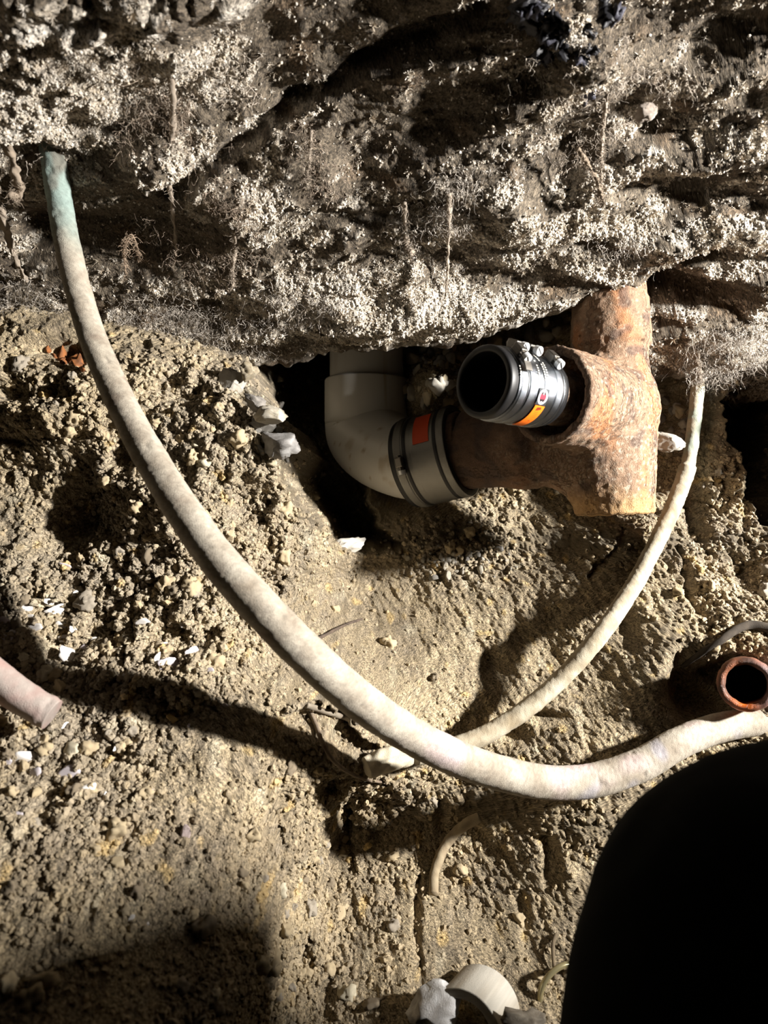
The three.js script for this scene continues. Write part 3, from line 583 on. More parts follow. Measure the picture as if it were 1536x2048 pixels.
const ovalTex = canvas(256, 200, (g) => {
  g.fillStyle = '#2b2e33'; g.fillRect(0, 0, 256, 200);
  g.fillStyle = '#f4f4f4'; g.beginPath(); g.ellipse(128, 100, 118, 92, 0, 0, 7); g.fill();
  g.fillStyle = '#2a1a20'; g.beginPath(); g.ellipse(128, 100, 80, 66, 0, 0, 7); g.fill();
  g.save(); g.beginPath(); g.ellipse(128, 100, 80, 66, 0, 0, 7); g.clip(); g.fillStyle = '#c5283c'; g.fillRect(40, 72, 180, 52); g.fillStyle = '#e9c9cc'; g.fillRect(118, 34, 20, 40); g.fillStyle = '#e6e6e6'; g.fillRect(112, 152, 30, 14); g.restore();
});
const ovalMat = new THREE.MeshStandardMaterial({ map: ovalTex, roughness: 0.5 });
function screwOn(o, R, th, y, s, parentName = 'clamp_screw') {    // worm screw housing across the band with a slotted head
  const q = new THREE.Group(); q.name = parentName; o.add(q);
  q.position.set(Math.sin(th) * (R + s * 0.9), y, Math.cos(th) * (R + s * 0.9)); q.rotation.y = th;
  const hd = new THREE.CylinderGeometry(s, s, s * 1.1, 20); hd.rotateZ(Math.PI / 2); hd.translate(-s * 2.2, 0, 0);
  const sh = new THREE.CylinderGeometry(s * 0.6, s * 0.6, s * 4.5, 14); sh.rotateZ(Math.PI / 2);
  mesh('screw_head', hd, screwMat, q);
  const slot = new THREE.BoxGeometry(s * 0.12, s * 1.8, s * 0.28); slot.rotateX(0.7); slot.translate(-s * 2.72, 0, 0); mesh('screw_slot', slot, rubberMat, q);
  const hs = new RoundedBoxGeometry(s * 2.6, s * 1.9, s * 1.9, 2, s * 0.3); hs.translate(s * 0.5, 0, 0); mesh('screw_housing', mergeGeometries([hs.index ? hs.toNonIndexed() : hs, sh.toNonIndexed()]), darkSteel, q);
  return q;
}
// upper coupling: open end towards the viewer
{
  const R = .0295, L = .077, o = group('pipe_coupling', 'black rubber coupling with shiny steel shield and open dark end, pushed into the rusty hub', 'coupling'), c = along(PM, A1, .1525);
  frameOn(o, c, A1);
  const h = L / 2;
  mesh('rubber_sleeve', lathe([[.0225, -h], [R - .001, -h], [R - .0004, -h + .004], [R - .0006, h - .010], [R + .0002, h - .007], [R + .0002, h - .002], [R - .0012, h], [.0248, h], [.0240, h - .002], [.0240, -h + .03], [.0225, -h + .03], [.0225, -h]]), rubberMat, o);
  const prof = []; for (let i = 0; i <= 60; i++) { const y = lerp(-h + .007, h - .010, i / 60); prof.push([R + .0006 - .0011 * Math.exp(-(((y - .0175) / .0012) ** 2)) - .0009 * Math.exp(-(((y + .029) / .001) ** 2)) - .0005 * Math.exp(-(((y - .024) / .0006) ** 2)), y]); }
  mesh('steel_shield', lathe([[R - .0006, -h + .007], ...prof, [R - .0006, h - .010]], 128), steelMat, o);
  for (const y of [.0175, -.029]) mesh('groove_ring', lathe([[R - .0002, y - .0014], [R + .0004, y - .0011], [R + .0004, y + .0011], [R - .0002, y + .0014]]), rubberMat, o);
  for (const y of [.0225, .012, -.006, -.023]) mesh('clamp_band', lathe([[R + .0003, y - .0036], [R + .0013, y - .0034], [R + .0013, y + .0034], [R + .0003, y + .0036]], 128), steelMat, o);
  const a = angleFor(o, R, 1060, 832), b = angleFor(o, R, 1083, 793), top = angleFor(o, R, 1072, 735);
  mesh('orange_label', bentPatch(R + .0014, a[2] - .0062, a[2] + .0062, b[1] + Math.sign(a[1] - b[1]) * .24, b[1] + Math.sign(a[1] - b[1]) * 1.15, .0003), orangeMat, o).userData.label = 'bright orange label';
  mesh('logo_sticker', bentPatch(R + .0014, b[2] - .0064, b[2] + .0064, b[1] - .22, b[1] + .22, .0003), ovalMat, o).userData.label = 'oval white and red emblem';
  const dash = [], r = rng(5);
  for (const [dy, n] of [[-.012, 9], [-.0085, 12], [-.001, 8], [.0165 + .006, 5]]) for (let i = 0; i < n; i++) if (r() < 0.85) dash.push(bentPatch(R + .0014, top[2] + dy, top[2] + dy + .0016, top[1] - .35 + i * .075, top[1] - .35 + i * .075 + .038, .0002, 0, 2));
  mesh('stamped_marks', mergeGeometries(dash), new THREE.MeshStandardMaterial({ color: 0xd8d2c4, roughness: 0.5 }), o).userData.kind = 'stuff';
  // screws sit along the top of the bands
  const tops = [[1008, 697], [1052, 698], [1080, 706], [1094, 716]].map(([px, py]) => angleFor(o, R + .003, px, py));
  [.0225, .012, -.006, -.023].forEach((y, i) => screwOn(o, R + .001, tops[i][1], y, .0040));
  const strap = bentPatch(R + .0045, .0185, .0265, tops[0][1] - .55, tops[0][1] + .1, .0009); mesh('strap_tail', strap, darkSteel, o);
}
// lower coupling between the tee and the white elbow
{
  const R = .0488, L = .064, o = group('pipe_coupling', 'stainless steel shielded coupling with dull orange label, joining white elbow to rusty tee', 'coupling'), c = along(CPL2, A2, .032);
  frameOn(o, c, A2);
  const h = L / 2;
  mesh('rubber_sleeve', lathe([[.0428, -h], [R - .001, -h], [R, -h + .002], [R, h - .002], [R - .001, h], [.0428, h], [.0428, -h]]), rubberMat, o);
  const prof = []; for (let i = 0; i <= 50; i++) { const y = lerp(-h + .007, h - .006, i / 50); prof.push([R + .0005 - .0004 * Math.exp(-(((y - .006) / .0007) ** 2)) - .0004 * Math.exp(-(((y - .012) / .0007) ** 2)), y]); }
  mesh('steel_shield', lathe([[R - .0006, -h + .007], ...prof, [R - .0006, h - .006]], 128), dullSteel, o);
  mesh('clamp_band', lathe([[R, -h + .0005], [R + .0012, -h + .001], [R + .0012, -h + .0075], [R, -h + .008]], 128), dullSteel, o);
  mesh('clamp_band', lathe([[R + .0002, h - .015], [R + .0014, h - .0145], [R + .0014, h - .0075], [R + .0002, h - .007]], 128), dullSteel, o);
  for (const y of [-h + .0105, h - .0185]) mesh('groove_ring', lathe([[R, y - .0022], [R + .0009, y - .0018], [R + .0009, y + .0018], [R, y + .0022]]), rubberMat, o);
  const a = angleFor(o, R, 842, 852);
  mesh('orange_label', bentPatch(R + .0008, a[2] - .009, a[2] + .009, a[1] - .42, a[1] + .36, .0003), new THREE.MeshStandardMaterial({ color: 0xbe4016, roughness: 0.6 }), o).userData.label = 'dull orange label';
  screwOn(o, R + .001, a[1] - .75, .018, .004);
}
// white PVC riser and elbow
{
  const pvc = new THREE.MeshStandardMaterial({ vertexColors: true, roughness: 0.38 });
  const WH = lin(194, 192, 186), DIRT = lin(150, 132, 104);
  const smear = (g) => paint(g, (x, y, z) => { const s = 0.55 * sstep(0.28, 0.6, fbm(x * 45, y * 30, z * 45, 3)) + 0.9 * sstep(0.55, 0.62, noise(x * 170, y * 170, z * 170)); return mix3(WH, DIRT, clamp(s, 0, 0.8)); });
  const ax = (y, d = .885) => cam3(-.0210, y, -d), o = group('pvc_elbow', 'white plastic drain pipe with elbow, dropping from under the concrete lip', 'pipe');
  const y1 = .157, y2 = .100, end = along(CPL2, A2, .045), tan = A2;
  const placed = (g, p) => { g.translate(p.x, p.y, p.z); return smear(g); };
  mesh('riser_pipe', placed(lathe([[.039, -.10], [.0437, -.10], [.0437, .16], [.039, .16], [.039, -.10]]), ax(y1 + .02)), pvc, o);
  mesh('socket_collar', placed(lathe([[.0437, -.027], [.0495, -.027], [.0499, -.021], [.0499, .025], [.0487, .0272], [.0437, .0272]]), ax(y1 - .026)), pvc, o);
  const p0 = ax(y2 + .03), p1 = ax(y2), p3 = along(end, tan, -.004), p2 = along(end, tan, .02);
  const bz = new THREE.CubicBezierCurve3(p1, ax(y2 - .016), along(end, tan, .034), p3), pts = [p0, ax(y2 + .012), ...Array.from({ length: 13 }, (_, i) => bz.getPoint(i / 12))];
  mesh('elbow_bend', smear(tube(pts, (t) => lerp(.0494, .0430, sstep(.15, .8, t)), 60, 64)), pvc, o);
}
// ------------------------------------------------------------------ hoses, roots and other loose things
const dustMat = new THREE.MeshStandardMaterial({ vertexColors: true, roughness: 0.95, bumpMap: rep(grainTex, 0.02), bumpScale: 0.0004 });
{ // the thick pipe sagging across the front
  const pts = [at(96, 255, .60), at(106, 310, .60), at(122, 420, .605), at(146, 540, .605), at(180, 660, .60), at(235, 790, .585), at(315, 940, .555), at(430, 1110, .525), at(560, 1255, .515), at(700, 1385, .54), at(830, 1475, .575), at(950, 1530, .60), at(1080, 1563, .622), at(1180, 1562, .635), at(1280, 1530, .645), at(1360, 1485, .655), at(1440, 1455, .668), at(1536, 1442, .68), at(1640, 1440, .70)];
  const g = tube(pts, (t) => .0100 + .0042 * sstep(.02, .5, t) - .0022 * sstep(.75, 1, t), 900, 48, (s, a, o) => .00045 * fbm(o.x * 60 + Math.cos(a), o.y * 60 + Math.sin(a), o.z * 60, 2) + .0003 * noise(s * 420, Math.cos(a) * 4, Math.sin(a) * 4) + .00016 * noise(s * 900, Math.cos(a) * 10, Math.sin(a) * 10) - .0009 * sstep(.5, .7, noise(s * 70, Math.cos(a) * 1.6, Math.sin(a) * 1.6)));
  const D = lin(172, 164, 150), D2 = lin(138, 127, 112), GR = lin(128, 152, 148), PK = lin(184, 166, 164), BL = lin(150, 152, 176), DK = lin(110, 92, 78);
  paint(g, (x, y, z) => {
    const a = fbm(x * 50, y * 50, z * 50, 3), b = noise(x * 300, y * 300, z * 300), top = sstep(.20, .255, y - FY + .012 * a);
    let k = mix3(D, D2, clamp(0.35 + 0.7 * a, 0, 1));
    k = mix3(k, GR, 0.8 * top);
    k = mix3(k, PK, 0.7 * sstep(.1, .5, noise(x * 28, y * 28, z * 28 + 3)) * sstep(-.02, .04, x));
    k = mix3(k, BL, 0.4 * sstep(.3, .6, noise(x * 36 + 5, y * 36, z * 36)) * sstep(-.02, .05, x));
    k = mix3(k, DK, 0.6 * sstep(.35, .6, noise(x * 60, y * 60, z * 60 + 20)) * sstep(.0, .12, y - FY));
    const e = noise(x * 900, y * 900, z * 900), f = sstep(.3, .7, noise(x * 190, y * 190, z * 190)); k = mix3(k, DK, .45 * f * (.5 + .5 * a)); const m = 1 + .22 * b + .24 * e; return [k[0] * m, k[1] * m, k[2] * m];
  });
  tag(mesh('flexible_pipe', g, dustMat, scene), 'thick dusty grey pipe, greenish at its top, sagging in a long arc across the pit', 'pipe');
}
{ // the thinner one behind it, with a torn pale end
  const pts = [at(1398, 735, .775), at(1394, 790, .772), at(1388, 850, .768), at(1376, 930, .762), at(1352, 1000, .755), at(1318, 1075, .742), at(1262, 1180, .725), at(1200, 1270, .70), at(1130, 1350, .695), at(1060, 1412, .69), at(985, 1462, .682), at(900, 1497, .668), at(830, 1512, .652)];
  const W = lin(184, 175, 155), W2 = lin(140, 126, 102), GN = lin(150, 168, 158);
  const g = tube(pts, (t) => .0085 * (t < .2 ? .8 : 1), 300, 24, (s, a, o) => .0007 * fbm(o.x * 90, o.y * 90 + Math.cos(a), o.z * 90 + Math.sin(a), 3) + .0005 * noise(s * 500, Math.cos(a) * 3, Math.sin(a) * 3));
  const col = (x, y, z) => { const a = fbm(x * 60, y * 60, z * 60, 3), b = noise(x * 350, y * 350, z * 350); let k = mix3(W, W2, clamp(.4 + .8 * a, 0, 1)); k = mix3(k, GN, .6 * sstep(.02, .07, y - FY) * sstep(0, .4, a + .2)); const m = 1 + .16 * b; return [k[0] * m, k[1] * m, k[2] * m]; };
  paint(g, col);
  const o = group('thin_hose', 'thin pale dusty hose curving down the right side, torn end under the thick pipe', 'hose');
  mesh('hose_body', g, dustMat, o);
  const e = tube([at(818, 1512, .65), at(790, 1515, .643), at(760, 1524, .636), at(732, 1536, .63)], (t) => .0085 + .0022 * Math.sin(t * 3.1), 60, 28, (s, a, o2) => .0022 * noise(o2.x * 130 + Math.cos(a) * 1.2, o2.y * 130 + Math.sin(a) * 1.2, 4) - .0028 * sstep(.25, .55, noise(s * 40, Math.cos(a) * 2.2, Math.sin(a) * 2.2)));
  mesh('torn_end', paint(e, (x, y, z) => { const m = 1 + .2 * noise(x * 300, y * 300, z * 300); return lin(190, 180, 158).map((v) => v * m); }), dustMat, o);
}
{ // pinkish pipe end at the left edge
  const pts = [at(-90, 1290, .52), at(-30, 1340, .515), at(40, 1392, .512), at(104, 1430, .512)];
  const g = tube(pts, (t) => .0128 - .002 * t, 140, 40, (s, a, o) => (.0006 + .0016 * sstep(.004, 0, Math.abs(o.x + .2345))) * fbm(o.x * 80, o.y * 80 + a, o.z * 80, 2));
  paint(g, (x, y, z) => { const a = fbm(x * 60, y * 60, z * 60, 3), m = 1 + .12 * noise(x * 400, y * 400, z * 400); return mix3(lin(172, 160, 152), lin(176, 146, 138), clamp(.3 + .9 * a, 0, 1)).map((v) => v * m); });
  tag(mesh('pipe_stub', g, dustMat, scene), 'short pinkish grey pipe end lying in the earth at the left edge', 'pipe');
}
{ // rusty open pipe end at the right edge
  const o = group('rusty_pipe', 'rusty round pipe end with black bore, sticking out of the earth at right', 'pipe'), c = at(1492, 1368, .65);
  frameOn(o, c, new THREE.Vector3(-.44, .15, .89));
  const g = lathe([[.0165, -.08], [.0165, .004], [.0178, .007], [.0205, .008], [.0228, .006], [.0236, .002], [.0238, -.008], [.0226, -.02], [.0222, -.08], [.0165, -.08]], 72);
  displace(g, (x, y, z) => .0009 * fbm(x * 110, y * 110, z * 110, 3));
  boxUV(g); const A = lin(140, 84, 54), B = lin(112, 92, 90), C = lin(196, 96, 22), D = lin(78, 54, 44);
  paint(g, (x, y, z) => { const a = fbm(x * 70, y * 70, z * 70, 3), t = Math.atan2(z, x); let k = mix3(A, D, clamp(.4 + .8 * a, 0, 1)); k = mix3(k, B, .8 * sstep(.1, .9, Math.cos(t - Math.PI + .15))); k = mix3(k, C, .9 * sstep(.75, 1, Math.cos(t - 2.0 * Math.PI / 1.33)) * sstep(-.4, .2, a + .2)); return k.map((v) => v * (1 + .2 * noise(x * 400, y * 400, z * 400))); });
  mesh('pipe_wall', g, new THREE.MeshStandardMaterial({ vertexColors: true, roughness: .55, bumpMap: rep(pitTex, .03), bumpScale: .0005 }), o);
  mesh('bore', lathe([[0, -.024], [.0168, -.024]], 32), new THREE.MeshStandardMaterial({ color: 0x060505, roughness: 1 }), o);
}
// roots and twigs
const rootTube = (px, r0, r1, off, n = 60) => tube(px.map(([x, y, e]) => onEarth(x, y, off + (e ?? 0))), (t) => lerp(r0, r1, t), n, 10, (s, a, o) => r0 * .25 * noise(o.x * 150 + a, o.y * 150, s * 60));
const bark = (c1, c2) => (x, y, z) => mix3(c1, c2, clamp(.5 + .8 * noise(x * 160, y * 160, z * 160), 0, 1));
const root = (name, label, px, r0, r1, c1, c2, off = .001) => tag(mesh(name, paint(rootTube(px, r0, r1, off), bark(c1, c2)), dustMat, scene), label, 'root');
root('root', 'thin curling brown root below the torn hose end', [[622, 1425], [632, 1450, .004], [645, 1485, .008], [662, 1515, .008], [690, 1540, .006], [730, 1558, .004], [772, 1566]], .0021, .0012, lin(132, 118, 100), lin(96, 80, 66), .003);
root('twig', 'short dark twig lying behind the middle of the thick pipe', [[618, 1288, .004], [650, 1270, .006], [690, 1250, .006], [724, 1238, .003]], .0019, .0011, lin(92, 78, 66), lin(64, 54, 46), .002);
root('root', 'grey root stub poking out left of the thick pipe above the torn hose', [[612, 1410], [650, 1422, .004], [690, 1434, .006], [716, 1444, .004]], .0026, .0030, lin(140, 130, 114), lin(98, 88, 76), .002);
root('root', 'forked dark root lying above the rusty round pipe end', [[1366, 1332], [1400, 1308, .003], [1440, 1282, .006], [1480, 1256, .008], [1505, 1250, .006], [1560, 1262, .003]], .0022, .0046, lin(66, 58, 48), lin(42, 36, 30), .002);
root('flat_root', 'pale flat curved strip half buried below the shadow of the thick pipe', [[868, 1790], [868, 1756, .002], [880, 1712, .005], [902, 1676, .008], [930, 1650, .008], [960, 1634, .004]], .0044, .0050, lin(164, 150, 124), lin(138, 122, 98), .003);
{ const p = (x, y, e) => onEarth(x, y, e), g = paint(tube([p(1112, 1868, .002), p(1106, 1890, .005), p(1108, 1930, .004), p(1110, 1960, .001)], () => .0016, 30, 8), bark(lin(120, 106, 84), lin(90, 78, 62))); tag(mesh('twig', g, dustMat, scene), 'small curved twig beside the black trouser knee', 'twig'); }
// stones and chips
const rockMat = (c, c2, s = 300) => (g) => paint(g, (x, y, z) => mix3(c, c2, clamp(.45 + .7 * fbm(x * 2.2, y * 2.2, z * 2.2, 3), 0, 1)).map((v) => v * (1 + .12 * noise(x * 9, y * 9, z * 9))));
const stoneMat = new THREE.MeshStandardMaterial({ vertexColors: true, roughness: .9, bumpMap: rep(grainTex, 1.2), bumpScale: .0005 });
function stone(name, label, px, py, wpx, hpx, seed, c, c2, { depth, cuts = 6, rot = 0, off = .3, category = 'stone', parent = scene } = {}) {
  const g = boxUV(rockMat(c, c2)(displace(rockGeo(seed, 5, cuts, .35), (x, y, z) => .07 * fbm(x * 4 + seed, y * 4, z * 4, 3, .6) + .025 * noise(x * 19, y * 19, z * 19)))), d = depth ?? earthHit(px, py), m = mesh(name, g, stoneMat, parent), w = wpx / 2 * d / FOC, h = hpx / 2 * d / FOC;
  m.position.copy(at(px, py, d - Math.min(w, h) * off)); m.scale.set(w * 1.12, h * 1.15, Math.min(w, h) * 1.05); m.rotation.z = rot;
  if (label) tag(m, label, category);
  return m;
}
const S1 = lin(174, 168, 156), S2 = lin(150, 146, 138), S3 = lin(170, 160, 140), S4 = lin(112, 108, 104);
stone('stone', 'pale speckled stone wedged between the rusty tee and the thin hose', 1328, 880, 82, 46, 3.1, S1, S2, { depth: .745, cuts: 9 });
stone('stone', 'large pale stone on the left rim of the pit, uppermost of the rim stones', 458, 772, 62, 58, 4.4, S1, S2, { rot: .3 });
stone('stone', 'pointed pale stone jutting over the left rim of the pit', 545, 834, 66, 36, 5.2, S1, S3, { rot: -.15, depth: .645 });
stone('stone', 'flat grey stone between the large pale stone and the pointed one', 512, 808, 50, 26, 6.7, lin(158, 152, 144), S4, { rot: -.45, depth: .65 });
stone('stone', 'dark grey knobbly stone on the pit rim below the pointed pale stone', 556, 886, 66, 56, 7.9, lin(150, 148, 146), S4, { depth: .645, cuts: 5 });
stone('stone', 'small grey stone tucked under the pointed pale stone', 524, 850, 48, 30, 8.8, S2, S4, { depth: .655 });
stone('plaster_lump', 'bright white lump on the pit floor at the edge of the shadow', 697, 1094, 66, 30, 9.3, lin(236, 234, 228), lin(206, 200, 188), { rot: .25, cuts: 5, category: 'plaster' });
stone('stone', 'small pinkish white shell-like chip standing alone on the near mound', 371, 1666, 24, 34, 10.1, lin(226, 208, 206), lin(180, 160, 156), { off: .6, category: 'chip' });
stone('stone', 'rounded tan stone under the concrete near the left rim stones', 496, 744, 34, 30, 11.6, S3, lin(128, 114, 88), { depth: .675, cuts: 3 });
for (const [label, px, py, w, h, seed, rot] of [['small white pointed chip at the top edge of the concrete', 862, 26, 40, 36, 51.3, .8], ['pale pinkish lump stuck to the concrete beside the black clump', 1292, 222, 40, 34, 53.9, .2]]) { const m = stone('mortar_lump', label, px, py, w, h, seed, lin(176, 166, 156), lin(140, 126, 114), { depth: .5, cuts: 5, rot, category: 'mortar' }); m.position.copy(onSlab(px, py, .003)); }
{ // gravel in the gap behind the coupling and on the pit floor: pieces of the bank
  const r = rng(15), gs = [1, 2, 3, 4].map((s) => boxUV(rockMat([S1, S3, S2, lin(196, 182, 150)][s - 1], [S2, S2, S4, S3][s - 1])(rockGeo(20 + s, 2, 9, .3))));
  const put = (px, py, sz) => { const d = earthHit(px, py), s = sz * d / FOC, m = mesh('pebble', gs[Math.floor(r() * 4)], stoneMat, earth); m.position.copy(at(px, py, d - s * .35)); m.rotation.set(r() * 6, r() * 6, r() * 6); m.scale.set(s * (1 + .4 * r()), s * (.8 + .3 * r()), s * (.7 + .3 * r())); };
  for (let i = 0; i < 46; i++) put(812 + r() * 110, 690 + r() * 118, 7 + 13 * r() ** 1.6);
  for (let i = 0; i < 70; i++) put(790 + (r() + r() - .3) * 150, 1070 + (r() + r()) * 50, 3.5 + 6 * r() ** 2);
  for (let i = 0; i < 16; i++) put(500 + r() * 90, 790 + r() * 150, 6 + 8 * r());
  for (let i = 0; i < 14; i++) put(960 + r() * 180, 610 + r() * 90, 8 + 12 * r());
  for (let i = 0; i < 20; i++) put(1300 + r() * 85, 780 + r() * 130, 5 + 10 * r());
  // pale flakes on the left
  const flake = [1, 2, 3].map((s) => { const g = rockGeo(40 + s, 2, 4, .35); g.scale(1, .62, .22); g.computeVertexNormals(); return g; }), fm = [lin(222, 218, 214), lin(196, 188, 192), lin(170, 162, 166)].map((c) => new THREE.MeshStandardMaterial({ color: new THREE.Color().setRGB(...c), roughness: .6 }));
  const fl = (px, py, w, a) => { const d = earthHit(px, py), s = w / 2 * d / FOC, m = mesh('pale_flake', flake[Math.floor(r() * 3)], fm[Math.floor(r() * r() * 3)], earth); m.position.copy(at(px, py, d - s * .25)); m.rotation.set((r() - .5) * 1.4, (r() - .1) * 1.2, -a); m.scale.setScalar(s * 1.15); };
  for (const q of [[95, 1198, 28, .3], [112, 1220, 34, .05], [150, 1192, 22, -1.2], [52, 1212, 26, .4], [70, 1255, 26, .2], [120, 1250, 24, .2], [148, 1262, 22, .6], [10, 1245, 34, .9], [28, 1266, 22, .2], [12, 1276, 26, .1], [140, 1316, 52, .6], [172, 1296, 22, .3], [285, 1246, 26, .1], [370, 1250, 18, .2], [315, 1318, 26, -.8], [338, 1330, 40, .4], [384, 1304, 30, .5], [130, 1278, 24, .4], [186, 1278, 14, 0], [346, 1444, 16, 0], [380, 1452, 14, .2], [210, 1472, 20, -.4], [128, 1454, 18, -.5], [232, 1496, 14, -.3], [50, 1515, 52, .4], [8, 1526, 26, -.3], [72, 1552, 36, -1], [138, 1546, 38, 0], [176, 1576, 30, -.7], [214, 1592, 16, 1.1], [38, 1628, 14, .3], [186, 1640, 12, 0], [262, 1836, 14, -.8], [292, 1846, 12, .4], [130, 1132, 22, .5], [235, 1190, 20, .5], [60, 1234, 18, .1], [200, 1250, 14, .4], [330, 1290, 16, .4], [250, 1350, 12, .2], [420, 1340, 14, .3], [300, 1582, 14, .6], [110, 1610, 12, .2], [450, 1410, 12, .3]]) fl(...q);
}
{ // rusted scrap under the concrete at left
  const o = group('rusty_scrap', 'flaking orange rusted metal scrap under the concrete behind the thick pipe', 'scrap metal'), r = rng(77), rm = new THREE.MeshStandardMaterial({ vertexColors: true, roughness: .85 });
  for (let i = 0; i < 12; i++) { const g = rockGeo(60 + i, 2, 5, .5); g.scale(1, .55, .4); g.computeVertexNormals(); paint(g, (x, y, z) => mix3(lin(150, 92, 44), lin(62, 40, 28), clamp(.4 + .9 * noise(x * 2 + i, y * 2, z * 2), 0, 1))); const px = 84 + r() * 92, py = 690 + (px - 84) * .35 + r() * 26, m = mesh('rust_flake', g, rm, o), s = .005 + .007 * r(); m.position.copy(at(px, py, earthHit(px, py) - .001)); m.rotation.set(r() * 6, r() * 6, r() * 6); m.scale.setScalar(s); }
}
{ // broken pipe and plaster at the bottom edge
  const shell = (R, th, L, a) => { const P = []; const s = new THREE.Shape(); s.absarc(0, 0, R, .0, a, false); s.absarc(0, 0, R - th, a, .0, true); return new THREE.ExtrudeGeometry(s, { depth: L, bevelEnabled: true, bevelSize: .0008, bevelThickness: .0008, bevelSegments: 2, curveSegments: 24 }); };
  const g = shell(.030, .0058, .046, 2.6); g.translate(0, 0, -.046); const mm = (c) => (x, y, z) => c.map((v) => v * (1 + .14 * fbm(x * 160, y * 160, z * 160, 3)));
  g.computeVertexNormals();
  const m = tag(mesh('pipe_shard', paint(g, (x, y, z) => mix3(lin(182, 177, 166), lin(134, 120, 98), clamp(.9 * fbm(x * 70, y * 70, z * 70, 4) + .1, 0, .8)).map((v) => v * (1 + .2 * noise(x * 420, y * 420, z * 420)))), dustMat, scene), 'broken pale grey piece of thick-walled pipe lying at the bottom edge', 'pipe piece');
  m.position.copy(at(925, 2066, .555)); m.lookAt(m.position.clone().add(new THREE.Vector3(-.45, .15, .88))); m.rotateZ(-.45);
  stone('plaster_lump', 'bright white plaster lump at the bottom edge beside the broken pipe piece', 868, 2020, 96, 90, 31.4, lin(226, 226, 226), lin(176, 170, 164), { depth: .575, cuts: 7, category: 'plaster' });
  stone('plaster_lump', 'small grey lump in front of the broken pipe piece at the bottom edge', 1046, 2046, 76, 44, 33.2, lin(140, 132, 118), lin(96, 86, 72), { depth: .545, cuts: 5, category: 'rubble' });
  const o = tag(mesh('metal_ring', new THREE.TorusGeometry(.0225, .0024, 18, 80), new THREE.MeshStandardMaterial({ color: 0xa79d78, roughness: .22, metalness: .55 }), scene), 'thin glossy brass-coloured ring edge half hidden behind the black knee', 'ring');
  o.position.copy(at(1128, 1982, .60)); o.rotation.set(.1, .35, .2);
}
{ // knee of the person crouching at the right
  const K = cam3(.185, -.192, -.315), S = cam3(.15, -.56, -.36), T = cam3(.55, -.06, -.25), f = (x, y, z) => { const p = [x, y, z]; let d = smin(capsD(p, K, S, .079, .07), capsD(p, K, T, .081, .105), .04); d = smin(d, capsD(p, cam3(.162, -.226, -.322), cam3(.154, -.28, -.325), .079, .078), .03); return d - .003 * noise(x * 18, y * 18, z * 18) - .0012 * noise(x * 60, y * 26, z * 60); };
  const g = boxUV(surfaceNets(f, [-.02, FY - .62, -.46], [.78, FY + .09, .02], .006));
  const m = mesh('person', g, new THREE.MeshPhysicalMaterial({ color: new THREE.Color().setRGB(.0022, .0027, .0023), roughness: 1, specularIntensity: .12, bumpMap: rep(grainTex, .02), bumpScale: .0003 }), scene);
  tag(m, 'bent knee of a crouching person in black trousers at the lower right edge', 'person');
}
